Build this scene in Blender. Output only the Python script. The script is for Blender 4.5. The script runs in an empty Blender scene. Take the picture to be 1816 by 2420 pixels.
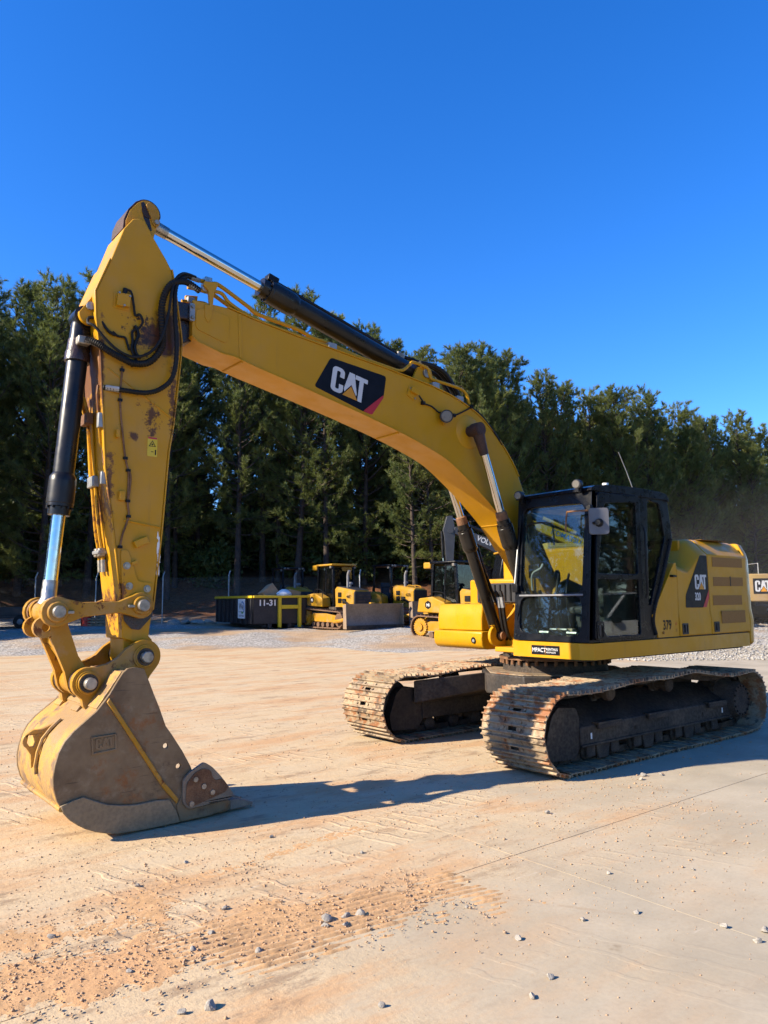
import bpy, bmesh, math, random
import numpy as np
from mathutils import Vector, Matrix, noise as mnoise
from mathutils.geometry import tessellate_polygon

R = math.radians
SC = bpy.context.scene
COL = SC.collection

# ------------------------------------------------------------------ camera
CAM = Vector((7.8035, 6.2679, 1.7087))
YAW, PITCH, ROLL = R(-128.7195), R(6.6751), R(-0.5639)
FWD = Vector((math.cos(YAW), math.sin(YAW), 0.0))
RGT = Vector((math.sin(YAW), -math.cos(YAW), 0.0))
_f = Vector((math.cos(YAW) * math.cos(PITCH), math.sin(YAW) * math.cos(PITCH), math.sin(PITCH)))
_u = RGT.cross(_f)
_r2 = RGT * math.cos(ROLL) + _u * math.sin(ROLL)
_u2 = -RGT * math.sin(ROLL) + _u * math.cos(ROLL)
cd = bpy.data.cameras.new('camera')
cd.sensor_fit = 'VERTICAL'; cd.sensor_height = 36.0; cd.sensor_width = 27.0
cd.lens = 1773.86 / 2420 * 36.0
cd.clip_start = 0.05; cd.clip_end = 3000
cam = bpy.data.objects.new('camera', cd); COL.objects.link(cam)
m3 = Matrix((_r2, _u2, -_f)).transposed()
cam.matrix_world = Matrix.Translation(CAM) @ m3.to_4x4()
SC.camera = cam

# ------------------------------------------------------------------ light and sky
SUN_EL, SUN_AZ = R(29.5), R(-19.0)          # azimuth measured from +X towards +Y
sdir = Vector((math.cos(SUN_EL) * math.cos(SUN_AZ), math.cos(SUN_EL) * math.sin(SUN_AZ), math.sin(SUN_EL)))
w = bpy.data.worlds.new('World'); SC.world = w; w.use_nodes = True
nt = w.node_tree; nt.nodes.clear()
o_ = nt.nodes.new('ShaderNodeOutputWorld'); b_ = nt.nodes.new('ShaderNodeBackground')
s_ = nt.nodes.new('ShaderNodeTexSky'); s_.sky_type = 'NISHITA'; s_.sun_disc = False
s_.sun_elevation = SUN_EL; s_.sun_rotation = R(90) - SUN_AZ
s_.altitude = 300; s_.air_density = 1.0; s_.dust_density = 0.25; s_.ozone_density = 3.2
h_ = nt.nodes.new('ShaderNodeHueSaturation'); h_.inputs['Saturation'].default_value = 1.32
h_.inputs['Hue'].default_value = 0.503
tint = nt.nodes.new('ShaderNodeMix'); tint.data_type = 'RGBA'; tint.blend_type = 'MULTIPLY'; tint.inputs[0].default_value = 1.0; tint.inputs[7].default_value = (.95, 1.14, 1.50, 1)
nt.links.new(s_.outputs[0], h_.inputs['Color']); nt.links.new(h_.outputs[0], tint.inputs[6]); nt.links.new(tint.outputs[2], b_.inputs['Color'])
b_.inputs['Strength'].default_value = 0.087
nt.links.new(b_.outputs[0], o_.inputs['Surface'])
sl = bpy.data.lights.new('sun', 'SUN'); sl.energy = 5.0; sl.angle = R(0.53); sl.color = (1.0, 0.88, 0.70)
so = bpy.data.objects.new('sun', sl); COL.objects.link(so)
so.rotation_euler = sdir.to_track_quat('Z', 'Y').to_euler()
so.location = (0, 0, 40)
vs = SC.view_settings
vs.view_transform = 'Standard'; vs.look = 'None'; vs.gamma = 1.0; vs.use_curve_mapping = False
vs.exposure = 1.20
SC.cycles.use_denoising = True
SC.cycles.max_bounces = 5; SC.cycles.transparent_max_bounces = 14
SC.cycles.diffuse_bounces = 2; SC.cycles.glossy_bounces = 3; SC.cycles.transmission_bounces = 2; SC.cycles.volume_bounces = 0
SC.cycles.use_adaptive_sampling = True; SC.cycles.adaptive_threshold = .025; SC.cycles.volume_step_rate = 3.0; SC.cycles.caustics_reflective = False; SC.cycles.caustics_refractive = False
SC.cycles.sample_clamp_indirect = 6.0

# ------------------------------------------------------------------ materials
def _n(nt, t, **k):
    n = nt.nodes.new(t)
    for a, v in k.items(): setattr(n, a, v)
    return n
class NT:
    """small wrapper for building node materials"""
    def __init__(s, name):
        s.m = bpy.data.materials.new(name); s.m.use_nodes = True
        s.t = s.m.node_tree; s.t.nodes.clear()
        s.out = _n(s.t, 'ShaderNodeOutputMaterial')
        s.pos = None
    def P(s):
        if s.pos is None: s.pos = _n(s.t, 'ShaderNodeNewGeometry').outputs['Position']
        return s.pos
    def objc(s): return _n(s.t, 'ShaderNodeTexCoord').outputs['Object']
    def L(s, a, b): s.t.links.new(a, b)
    def inp(s, n, i, v):
        if v is None: return
        if isinstance(v, bpy.types.NodeSocket): s.L(v, n.inputs[i])
        else:
            if isinstance(v, (tuple, list)) and len(v) == 3 and n.inputs[i].type == 'RGBA': v = (*v, 1)
            n.inputs[i].default_value = v
    def noise(s, scale, detail=4, rough=.55, vec=None, dist=0.0, out='Fac'):
        n = _n(s.t, 'ShaderNodeTexNoise'); s.L(vec or s.P(), n.inputs['Vector'])
        n.inputs['Scale'].default_value = scale; n.inputs['Detail'].default_value = detail
        n.inputs['Roughness'].default_value = rough; n.inputs['Distortion'].default_value = dist
        return n.outputs[out]
    def vor(s, scale, vec=None, feature='F1'):
        n = _n(s.t, 'ShaderNodeTexVoronoi', feature=feature); s.L(vec or s.P(), n.inputs['Vector'])
        n.inputs['Scale'].default_value = scale; return n
    def ramp(s, v, lo, hi, a=0.0, b=1.0):
        n = _n(s.t, 'ShaderNodeMapRange', interpolation_type='SMOOTHSTEP'); s.inp(n, 0, v)
        s.inp(n, 1, lo); s.inp(n, 2, hi); s.inp(n, 3, a); s.inp(n, 4, b); return n.outputs[0]
    def mth(s, op, a, b=None, c=None):
        n = _n(s.t, 'ShaderNodeMath', operation=op); s.inp(n, 0, a); s.inp(n, 1, b)
        if c is not None: s.inp(n, 2, c)
        return n.outputs[0]
    def mix(s, f, a, b, mode='MIX'):
        n = _n(s.t, 'ShaderNodeMix', data_type='RGBA', blend_type=mode)
        s.inp(n, 0, f); s.inp(n, 6, a); s.inp(n, 7, b); return n.outputs[2]
    def mapv(s, scale=(1, 1, 1), rot=(0, 0, 0), loc=(0, 0, 0), vec=None):
        n = _n(s.t, 'ShaderNodeMapping'); s.L(vec or s.P(), n.inputs[0])
        n.inputs['Scale'].default_value = scale; n.inputs['Rotation'].default_value = rot; n.inputs['Location'].default_value = loc
        return n.outputs[0]
    def xyz(s, vec=None):
        n = _n(s.t, 'ShaderNodeSeparateXYZ'); s.L(vec or s.P(), n.inputs[0]); return n.outputs
    def bump(s, h, strength=.3, dist=.01):
        n = _n(s.t, 'ShaderNodeBump'); s.inp(n, 'Strength', strength); s.inp(n, 'Distance', dist); s.inp(n, 'Height', h); return n.outputs[0]
    def bsdf(s, base, rough=.5, metal=0.0, normal=None, coat=0.0, spec=.5, **k):
        n = _n(s.t, 'ShaderNodeBsdfPrincipled')
        s.inp(n, 'Base Color', base); s.inp(n, 'Roughness', rough); s.inp(n, 'Metallic', metal); s.inp(n, 'Normal', normal)
        s.inp(n, 'Coat Weight', coat); s.inp(n, 'Specular IOR Level', spec)
        for a, v in k.items(): s.inp(n, a, v)
        return n.outputs[0]
    def done(s, sh): s.L(sh, s.out.inputs['Surface']); return s.m

M = {}
def plain(name, base, rough=.5, metal=0., var=.12, scale=6., bump=0., coat=0., spec=.5):
    t = NT(name)
    v = t.noise(scale, 4, .6)
    dark = tuple(c * (1 - var) for c in base); lite = tuple(min(1, c * (1 + var)) for c in base)
    col = t.mix(t.ramp(v, .3, .7), dark, lite)
    r = t.ramp(t.noise(scale * 2.3, 3), .3, .7, max(0.02, rough - .08), min(1, rough + .1))
    nrm = t.bump(t.noise(scale * 9, 3), bump, .004) if bump else None
    M[name] = t.done(t.bsdf(col, r, metal, nrm, coat, spec)); return M[name]

YEL = (0.49, 0.238, 0.0040)
DUST = (0.36, 0.25, 0.15)
RUST = (0.085, 0.030, 0.013)
def paint(name, base=YEL, rust=0.0, dust=.12, rough=.38, grease=0.0, scl=1.0):
    t = NT(name)
    n1 = t.noise(1.3 * scl, 4, .6)
    col = t.mix(t.ramp(n1, .3, .75), tuple(c * .93 for c in base), tuple(c * 1.05 for c in base))
    # dust film collected in broad drifts
    d = t.mth('MULTIPLY', t.ramp(t.noise(2.2 * scl, 5, .68), .42, .72), dust)
    col = t.mix(d, col, DUST)
    r = t.ramp(t.noise(5 * scl, 4), .3, .7, rough - .08, rough + .14)
    # scratches and chips
    sv = t.mapv((1.0, 3.0, 7.0), (0.3, .2, .5))
    sc = t.ramp(t.noise(9 * scl, 4, .7, sv), .70, .735)
    sc = t.mth('MULTIPLY', sc, t.ramp(t.noise(1.6 * scl, 2), .50, .62))
    col = t.mix(t.mth('MULTIPLY', sc, .75), col, (0.10, .055, .02))
    if rust > 0:
        rm = t.ramp(t.noise(5.5 * scl, 5, .72), .74 - .20 * rust, .78 - .20 * rust)
        rm = t.mth('MULTIPLY', rm, t.ramp(t.noise(1.1 * scl, 2), .44, .60))
        col = t.mix(rm, col, t.mix(t.noise(30, 3), RUST, (0.17, .06, .02)))
        r = t.mth('MAXIMUM', r, t.mth('MULTIPLY', rm, .85))
    stk = t.mth('MULTIPLY', t.ramp(t.noise(3.0 * scl, 4, .7, t.mapv((5.0, 5.0, .35))), .54, .72), t.ramp(t.noise(.9, 2), .35, .7, .05, .30))
    col = t.mix(stk, col, (.21, .125, .045))
    if name == 'yellow_stick':
        x_, y_, z_ = t.xyz()
        def el(cx, cz, rx, rz):
            a = t.mth('DIVIDE', t.mth('SUBTRACT', x_, cx), rx); b = t.mth('DIVIDE', t.mth('SUBTRACT', z_, cz), rz)
            return t.mth('SQRT', t.mth('ADD', t.mth('MULTIPLY', a, a), t.mth('MULTIPLY', b, b)))
        n9 = t.noise(8, 5, .72); n16 = t.noise(15, 5, .75)
        for cx, cz, rx, rz, na, nn_, lo, hi, c_ in ((5.33, 4.02, .15, .30, n9, 2.2, 1.05, .50, (.030, .014, .009)), (5.42, 3.93, .16, .16, n9, 3.0, .95, .45, (.085, .028, .012)),
                (5.45, 3.24, .10, .24, n16, 4.4, .62, .18, (.075, .026, .011)), (5.27, 3.45, .05, .50, n16, 3.6, .62, .25, (.085, .030, .012)), (5.60, 3.08, .05, .05, n16, 2.0, .9, .5, (.07, .025, .012)), (5.55, 3.95, .22, .25, n16, 5.0, .45, .10, (.035, .018, .010)),
                (5.89, 3.55, .05, .55, n16, 2.6, .95, .45, (.11, .042, .017)), (5.78, 2.6, .05, .55, n16, 4.0, .70, .25, (.12, .045, .018)), (5.66, 1.7, .04, .30, n16, 4.0, .75, .3, (.11, .04, .018))):
            m_ = t.ramp(t.mth('ADD', el(cx, cz, rx, rz), t.mth('MULTIPLY', t.mth('SUBTRACT', na, .5), nn_)), lo, hi)
            col = t.mix(t.mth('MULTIPLY', m_, .92), col, c_)
    nrm = t.bump(t.noise(45 * scl, 3), .05, .003)
    M[name] = t.done(t.bsdf(col, r, 0.0, nrm, .03, .25)); return M[name]
paint('yellow'); paint('yellow_boom', rust=.15, dust=.12); paint('yellow_stick', rust=.45, dust=.16)
paint('yellow_link', rust=.85, dust=.45, base=(.37, .18, .010), scl=2.0)
paint('yellow_clean', base=(.48, .235, .004), dust=.06, rough=.3)
paint('yellow_bg', base=(.36, .185, .005), dust=.45, rough=.45)
paint('komatsu_yellow', base=(.62, .39, .012), dust=.12, rough=.4)
plain('black', (.006, .006, .007), .42, 0, .25, 5, spec=.22)
plain('cab_black', (.0035, .0042, .0065), .30, 0, .3, 3, spec=.20)
plain('dark_grey', (.024, .024, .026), .5, 0, .2, 5, spec=.3)
plain('grey', (.15, .15, .155), .5, 0, .2)
plain('rubber', (.010, .009, .008), .62, 0, .3, 20, .2, spec=.25)
plain('hose', (.010, .0085, .007), .55, 0, .3, 30, .2, spec=.25)
plain('white', (.72, .72, .70), .5, 0, .05)
plain('logo_white', (.52, .52, .51), .4, 0, .03)
plain('decal_black', (.006, .0065, .010), .4, 0, .2, 8, spec=.15)
plain('decal_red', (.42, .012, .018), .4, 0, .06)
plain('decal_orange', (.56, .23, .005), .4, 0, .05)
plain('sticker_yellow', (.58, .40, .012), .45, 0, .05)
plain('chrome', (.58, .58, .56), .12, 1.0, .04, 8)
plain('steel', (.36, .34, .31), .38, 1.0, .2, 12)
plain('bolt', (.30, .27, .22), .45, .7, .3, 14)
plain('lens', (.13, .12, .105), .25, 0, .05)
plain('red', (.50, .03, .015), .5, 0, .2)
plain('cardboard', (.36, .23, .12), .8, 0, .12)
plain('wood', (.20, .14, .085), .85, 0, .3, 8)
plain('navy', (.010, .014, .030), .5, 0, .3, 4)
plain('green', (.10, .30, .06), .5)
plain('blue', (.03, .16, .42), .45)
plain('signal_orange', (.75, .10, .02), .5)
plain('louvre', (.25, .12, .022), .75, 0, .1, 60, .3)
plain('seat', (.03, .03, .033), .8, 0, .3, 12)
plain('galv', (.30, .30, .29), .45, .5, .15, 10)
def two(name, a, b, lo, hi, scale, rough=.7, bump=.3, c=None, clo=.6, chi=.7, metal=0, bd=.01):
    t = NT(name)
    col = t.mix(t.ramp(t.noise(scale, 5, .66), lo, hi), a, b)
    if c: col = t.mix(t.ramp(t.noise(scale * .55 + 1.1, 5, .7), clo, chi), col, c)
    fine = t.noise(scale * 14, 4, .6)
    col = t.mix(t.mth('MULTIPLY', t.ramp(fine, .35, .7), .35), col, tuple(x * .45 for x in a))
    M[name] = t.done(t.bsdf(col, t.ramp(fine, .3, .7, rough - .15, min(1, rough + .15)), metal, t.bump(t.noise(scale * 10, 4), bump, bd))); return M[name]
t = NT('bucket_steel')
c1 = t.mix(t.ramp(t.noise(2.4, 6, .7), .32, .68), (.135, .088, .045), (.215, .145, .075))
c1 = t.mix(t.ramp(t.noise(2.0, 6, .74, t.mapv(loc=(4, 1, 7))), .53, .64), c1, (.22, .088, .026))
c1 = t.mix(t.mth('MULTIPLY', t.ramp(t.noise(5.5, 5, .75, t.mapv(loc=(1, 8, 3))), .52, .70), .6), c1, (.27, .205, .125))
c1 = t.mix(t.mth('MULTIPLY', t.ramp(t.noise(3.2, 5, .72, t.mapv(loc=(9, 2, 1))), .56, .70), .7), c1, (.055, .038, .024))
for rot_ in (.5, -.35, 1.2):
    sv = t.mapv((1.2, 1.2, 34.0), (0, rot_, 0)); s1 = t.mth('MULTIPLY', t.ramp(t.noise(3.0, 2, .6, sv), .645, .665), t.ramp(t.noise(2.1, 2, .5, t.mapv(loc=(rot_ * 9, 0, 0))), .48, .60))
    c1 = t.mix(t.mth('MULTIPLY', s1, .55), c1, (.045, .033, .022))
M['bucket_steel'] = t.done(t.bsdf(c1, t.ramp(t.noise(14, 4), .3, .7, .42, .85), .0, t.bump(t.noise(22, 5, .7), .25, .008), spec=.35))
two('bucket_back', (.30, .185, .075), (.48, .26, .045), .38, .60, 2.6, .5, .2, (.16, .10, .065), .50, .62)
two('bucket_wear', (.18, .135, .078), (.25, .185, .108), .3, .7, 3.0, .5, .15)
two('tooth_steel', (.16, .125, .09), (.23, .18, .125), .3, .7, 6, .45, .2)
two('rusty', (.125, .055, .022), (.23, .115, .050), .35, .65, 7, .85, .4)
two('greasy', (.014, .009, .007), (.05, .018, .010), .4, .7, 6, .35, .3)
t = NT('shoe_steel')
rd = _n(t.t, 'ShaderNodeObjectInfo').outputs['Random']
c1 = t.mix(t.ramp(t.noise(5, 5, .65), .35, .65), (.345, .255, .155), (.21, .155, .098))
c1 = t.mix(t.mth('MULTIPLY', rd, .45), c1, (.36, .265, .155))
c1 = t.mix(t.ramp(t.mth('ADD', t.noise(6, 4, .7), t.mth('MULTIPLY', rd, .14)), .56, .70), c1, (.25, .105, .040))
c1 = t.mix(t.ramp(t.noise(9, 4, .7, t.mapv(loc=(5, 5, 5))), .52, .64), c1, (.095, .066, .042))
M['shoe_steel'] = t.done(t.bsdf(c1, t.ramp(t.noise(20, 3), .3, .7, .5, .9), .15, t.bump(t.noise(50, 4), .35, .008)))
two('frame_black', (.017, .013, .010), (.065, .046, .030), .40, .70, 2.0, .7, .2)
two('mud_dark', (.028, .020, .014), (.085, .058, .036), .35, .7, 5, .85, .4)
plain('cyl_black', (.010, .0085, .007), .32, 0, .5, 3, spec=.35)
two('boss_rust', (.06, .022, .012), (.025, .013, .010), .35, .65, 9, .7, .4)
two('blade_steel', (.21, .145, .095), (.30, .22, .15), .3, .7, 1.2, .5, .1)
two('dozer_track', (.16, .085, .045), (.09, .05, .03), .3, .7, 3, .8, .3)
two('stone', (.36, .32, .26), (.22, .20, .175), .35, .65, 9, .85, .4)
two('clod', (.50, .31, .17), (.36, .24, .15), .35, .65, 12, .95, .4)
two('gravel_stone', (.40, .38, .34), (.20, .19, .175), .35, .65, .9, .85, .3)
two('bark', (.075, .052, .038), (.035, .025, .020), .35, .65, 5, .95, .6, bd=.03)
two('dumpster_black', (.010, .011, .014), (.03, .027, .027), .4, .8, 1.5, .5, .1)

def leaf_mat(name, a, b, trans=.35):
    t = NT(name)
    oi = _n(t.t, 'ShaderNodeObjectInfo').outputs['Random']
    n = t.noise(.55, 3, .6)
    col = t.mix(t.ramp(n, .3, .7), a, b)
    col = t.mix(t.mth('MULTIPLY', oi, .45), col, tuple(x * .6 for x in a))
    d = t.bsdf(col, .55, spec=.35)
    tr = _n(t.t, 'ShaderNodeBsdfTranslucent'); t.inp(tr, 'Color', t.mix(.5, col, (.14, .17, .03)))
    mx = _n(t.t, 'ShaderNodeMixShader'); mx.inputs[0].default_value = trans
    t.L(d, mx.inputs[1]); t.L(tr.outputs[0], mx.inputs[2])
    M[name] = t.done(mx.outputs[0]); return M[name]
leaf_mat('needles', (.094, .130, .040), (.195, .208, .054), .40)
leaf_mat('needles_light', (.128, .160, .046), (.245, .25, .062), .42)
leaf_mat('leaves', (.07, .10, .025), (.14, .15, .035), .4)
leaf_mat('ivy', (.16, .20, .06), (.26, .27, .09), .4)

def glass(name, tint, haze=0.0, hz=(.5, .5, .5), refl=.9):
    t = NT(name)
    tr = _n(t.t, 'ShaderNodeBsdfTransparent'); t.inp(tr, 'Color', tint)
    gl = _n(t.t, 'ShaderNodeBsdfGlossy'); t.inp(gl, 'Color', (refl, refl, refl)); gl.inputs['Roughness'].default_value = .015
    lw = _n(t.t, 'ShaderNodeLayerWeight'); lw.inputs[0].default_value = .5
    fr = t.mth('ADD', t.mth('MULTIPLY', t.mth('POWER', lw.outputs['Facing'], 5.0), .9), .045)
    mx = _n(t.t, 'ShaderNodeMixShader'); t.L(fr, mx.inputs[0]); t.L(tr.outputs[0], mx.inputs[1]); t.L(gl.outputs[0], mx.inputs[2])
    sh = mx.outputs[0]
    if haze:
        df = _n(t.t, 'ShaderNodeBsdfDiffuse'); t.inp(df, 'Color', hz)
        m2 = _n(t.t, 'ShaderNodeMixShader')
        t.L(t.ramp(t.noise(2.5, 4, .65), .3, .75, haze * .4, haze * 1.5), m2.inputs[0]); t.L(sh, m2.inputs[1]); t.L(df.outputs[0], m2.inputs[2]); sh = m2.outputs[0]
    M[name] = t.done(sh); return M[name]
glass('glass_front', (.84, .92, .90), .011, (.45, .50, .52))
glass('glass_side', (.60, .67, .64), .004, (.4, .4, .38))
glass('glass_bg', (.30, .38, .38), .006, (.4, .45, .45))

# ------------------------------------------------------------------ mesh helpers
class MB:
    def __init__(s): s.v = []; s.f = []
    def add(s, v, f):
        o = len(s.v); s.v += [tuple(q) for q in v]; s.f += [tuple(i + o for i in q) for q in f]; return s
    def box(s, c, d, m=None):
        x, y, z = d[0] / 2, d[1] / 2, d[2] / 2
        v = [Vector((a * x, b * y, e * z)) for a in (-1, 1) for b in (-1, 1) for e in (-1, 1)]
        if m is not None: v = [m @ q for q in v]
        v = [q + Vector(c) for q in v]
        return s.add(v, [(0, 1, 3, 2), (4, 6, 7, 5), (0, 4, 5, 1), (2, 3, 7, 6), (0, 2, 6, 4), (1, 5, 7, 3)])
    def bb(s, a, b):
        return s.box([(p + q) / 2 for p, q in zip(a, b)], [abs(q - p) for p, q in zip(a, b)])
    def prism(s, outer, y0, y1, holes=(), mp=None):
        """polygon (u,v) with holes extruded between offsets y0 and y1; default map u->X, v->Z, w->Y"""
        mp = mp or (lambda u, v, w: (u, w, v))
        rings = [list(outer)] + [list(h) for h in holes]
        tri = tessellate_polygon([[Vector((p[0], p[1], 0)) for p in r] for r in rings])
        flat = [p for r in rings for p in r]; n = len(flat)
        v = [mp(p[0], p[1], y0) for p in flat] + [mp(p[0], p[1], y1) for p in flat]
        f = [tuple(t) for t in tri] + [tuple(i + n for i in reversed(t)) for t in tri]
        o = 0
        for r in rings:
            k = len(r)
            for i in range(k):
                a, b = o + i, o + (i + 1) % k
                f.append((a, b, b + n, a + n))
            o += k
        return s.add(v, f)
    def cyl(s, p0, p1, r0, r1=None, n=20, caps=True):
        r1 = r0 if r1 is None else r1
        p0, p1 = Vector(p0), Vector(p1); d = (p1 - p0).normalized()
        a = d.orthogonal().normalized(); b = d.cross(a)
        v = []
        for p, r in ((p0, r0), (p1, r1)):
            for i in range(n):
                t = 2 * math.pi * i / n; v.append(p + (a * math.cos(t) + b * math.sin(t)) * r)
        f = [(i, (i + 1) % n, n + (i + 1) % n, n + i) for i in range(n)]
        if caps: f += [tuple(reversed(range(n))), tuple(range(n, 2 * n))]
        return s.add(v, f)
    def lathe(s, p0, p1, prof, n=24):
        """prof: list of (t along axis 0..1, radius)"""
        p0, p1 = Vector(p0), Vector(p1); d = (p1 - p0); dn = d.normalized()
        a = dn.orthogonal().normalized(); b = dn.cross(a); v = []; f = []
        for t, r in prof:
            for i in range(n):
                g = 2 * math.pi * i / n; v.append(p0 + d * t + (a * math.cos(g) + b * math.sin(g)) * r)
        for k in range(len(prof) - 1):
            for i in range(n):
                j = (i + 1) % n; f.append((k * n + i, k * n + j, (k + 1) * n + j, (k + 1) * n + i))
        f += [tuple(reversed(range(n))), tuple(range((len(prof) - 1) * n, len(prof) * n))]
        return s.add(v, f)
    def tube(s, pts, r, n=8, ribs=0.0):
        pts = [Vector(p) for p in pts]; k = len(pts); v = []; f = []
        up = None
        for i, p in enumerate(pts):
            d = (pts[min(i + 1, k - 1)] - pts[max(i - 1, 0)]).normalized()
            if up is None: up = d.orthogonal().normalized()
            up = (up - d * up.dot(d)).normalized(); b = d.cross(up)
            rr = (r[i] if isinstance(r, (list, tuple)) else r) * (1 + (ribs if i % 2 else 0))
            for j in range(n):
                t = 2 * math.pi * j / n; v.append(p + (up * math.cos(t) + b * math.sin(t)) * rr)
        for i in range(k - 1):
            for j in range(n):
                q = (j + 1) % n; f.append((i * n + j, i * n + q, (i + 1) * n + q, (i + 1) * n + j))
        f += [tuple(reversed(range(n))), tuple(range((k - 1) * n, k * n))]
        return s.add(v, f)
    def loft(s, secs, close=True, caps=True):
        """list of equal-length closed sections"""
        n = len(secs[0]); v = [p for q in secs for p in q]; f = []
        for k in range(len(secs) - 1):
            for i in range(n if close else n - 1):
                j = (i + 1) % n; f.append((k * n + i, k * n + j, (k + 1) * n + j, (k + 1) * n + i))
        if caps and close: f += [tuple(reversed(range(n))), tuple(range((len(secs) - 1) * n, len(secs) * n))]
        return s.add(v, f)
    def mesh(s, name, smooth=35):
        me = bpy.data.meshes.new(name); me.from_pydata(s.v, [], s.f)
        bm = bmesh.new(); bm.from_mesh(me); bmesh.ops.recalc_face_normals(bm, faces=bm.faces); bm.to_mesh(me); bm.free()
        if smooth:
            me.polygons.foreach_set('use_smooth', [True] * len(me.polygons)); me.set_sharp_from_angle(angle=R(smooth))
        return me
    def build(s, name, mat, parent=None, bev=0.0, smooth=35, seg=2):
        me = s.mesh(name, smooth); me.materials.append(M[mat])
        o = bpy.data.objects.new(name, me); COL.objects.link(o); o.parent = parent
        if bev:
            b = o.modifiers.new('bevel', 'BEVEL'); b.width = bev; b.segments = seg; b.limit_method = 'ANGLE'; b.angle_limit = R(40)
            b.harden_normals = False
        return o
def empty(name, loc=(0, 0, 0), rz=0.0, parent=None):
    o = bpy.data.objects.new(name, None); COL.objects.link(o); o.location = loc; o.rotation_euler = (0, 0, rz); o.parent = parent
    o.empty_display_size = .2; return o
def tag(o, label=None, cat=None, group=None, kind=None):
    if label: o['label'] = label
    if cat: o['category'] = cat
    if group: o['group'] = group
    if kind: o['kind'] = kind
    return o
def inst(o, parent=None, loc=None, rot=None, scale=None):
    c = o.copy(); COL.objects.link(c); c.parent = parent
    if loc is not None: c.location = loc
    if rot is not None: c.rotation_euler = rot
    if scale is not None: c.scale = scale
    return c
def kids(o): return [c for c in bpy.data.objects if c.parent == o]
def arcp(cx, cz, r, a0, a1, n=8):
    return [(cx + r * math.cos(R(a0 + (a1 - a0) * i / n)), cz + r * math.sin(R(a0 + (a1 - a0) * i / n))) for i in range(n + 1)]
def circ(cx, cz, r, n=16): return [(cx + r * math.cos(2 * math.pi * i / n), cz + r * math.sin(2 * math.pi * i / n)) for i in range(n)]
def cr(pts, per=6):
    """catmull-rom through points"""
    p = [Vector(q) for q in pts]; out = []
    for i in range(len(p) - 1):
        a, b, c, d = p[max(i - 1, 0)], p[i], p[i + 1], p[min(i + 2, len(p) - 1)]
        for k in range(per):
            t = k / per
            out.append(.5 * ((2 * b) + (c - a) * t + (2 * a - 5 * b + 4 * c - d) * t * t + (3 * b - a - 3 * c + d) * t ** 3))
    out.append(p[-1]); return out
def rrect(u0, v0, u1, v1, r, n=4):
    return arcp(u1 - r, v1 - r, r, 0, 90, n) + arcp(u0 + r, v1 - r, r, 90, 180, n) + arcp(u0 + r, v0 + r, r, 180, 270, n) + arcp(u1 - r, v0 + r, r, 270, 360, n)
def rpoly(pts, r, n=3):
    """round the corners of a polygon"""
    out = []; k = len(pts)
    for i in range(k):
        p = Vector(pts[i]); a = Vector(pts[i - 1]); b = Vector(pts[(i + 1) % k])
        da, db = a - p, b - p; q = min(r, da.length * .45, db.length * .45)
        s, e = p + da.normalized() * q, p + db.normalized() * q
        for j in range(n + 1):
            t = j / n; out.append(tuple((1 - t) ** 2 * s + 2 * t * (1 - t) * p + t * t * e))
    return out
def plane_map(o, u, v, nrm):
    o, u, v, nrm = Vector(o), Vector(u), Vector(v), Vector(nrm).normalized()
    return lambda a, b, w: tuple(o + u * a + v * b + nrm * w)

FONT = None
def text(body, name, mat, parent, o, u, v, nrm, height, thick=.002, lift=.0, align='LEFT', bold=0.0, sx=1.0, shear=0.0):
    """flat lettering on a plane; o = left end of the baseline"""
    c = bpy.data.curves.new('t', 'FONT'); c.body = body; c.size = 1.0; c.align_x = align; c.offset = bold; c.shear = shear
    ob = bpy.data.objects.new('t', c); COL.objects.link(ob)
    dg = bpy.context.evaluated_depsgraph_get(); me = bpy.data.meshes.new_from_object(ob.evaluated_get(dg))
    bpy.data.objects.remove(ob); bpy.data.curves.remove(c)
    k = height / .70
    u, v, nrm = Vector(u).normalized(), Vector(v).normalized(), Vector(nrm).normalized(); o = Vector(o)
    for q in me.vertices:
        q.co = o + u * (q.co.x * k * sx) + v * (q.co.y * k) + nrm * (lift + thick)
    me.name = name; me.materials.clear(); me.materials.append(M[mat])
    ob = bpy.data.objects.new(name, me); COL.objects.link(ob); ob.parent = parent; return ob

# three-letter emblem drawn as polygons in a 1.30 x 1 box
def emblem_polys():
    def ccw(p): return p
    C = arcp(.16, .84, .16, 90, 180, 4) + arcp(.16, .16, .16, 180, 270, 4) + arcp(.28, .16, .16, 270, 360, 4)
    C += [(.44, .36), (.28, .36)] + arcp(.245, .19, .045, 0, -90, 2)[0:] + arcp(.205, .19, .045, 270, 180, 2) + arcp(.205, .81, .045, 180, 90, 2) + arcp(.245, .81, .045, 90, 0, 2)
    C += [(.28, .64), (.44, .64)] + arcp(.28, .84, .16, 0, 90, 4)
    A = [(.50, .40), (.625, 1), (.815, 1), (.985, .14), (.945, .12), (.72, .54), (.535, .26)]
    T = [(.84, 1), (1.30, 1), (1.30, .83), (1.155, .83), (1.155, 0), (1.015, 0), (1.0, .05), (1.0, .83), (.84, .83)]
    TRI = [(.44, -.0), (.72, .46), (1.0, -.0)]
    A = [(.47, .26), (.60, 1), (.80, 1), (.835, .83), (.835, .80), (.955, .24), (.935, .17), (.72, .53), (.50, .16)]
    return C, A, T, TRI
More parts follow.
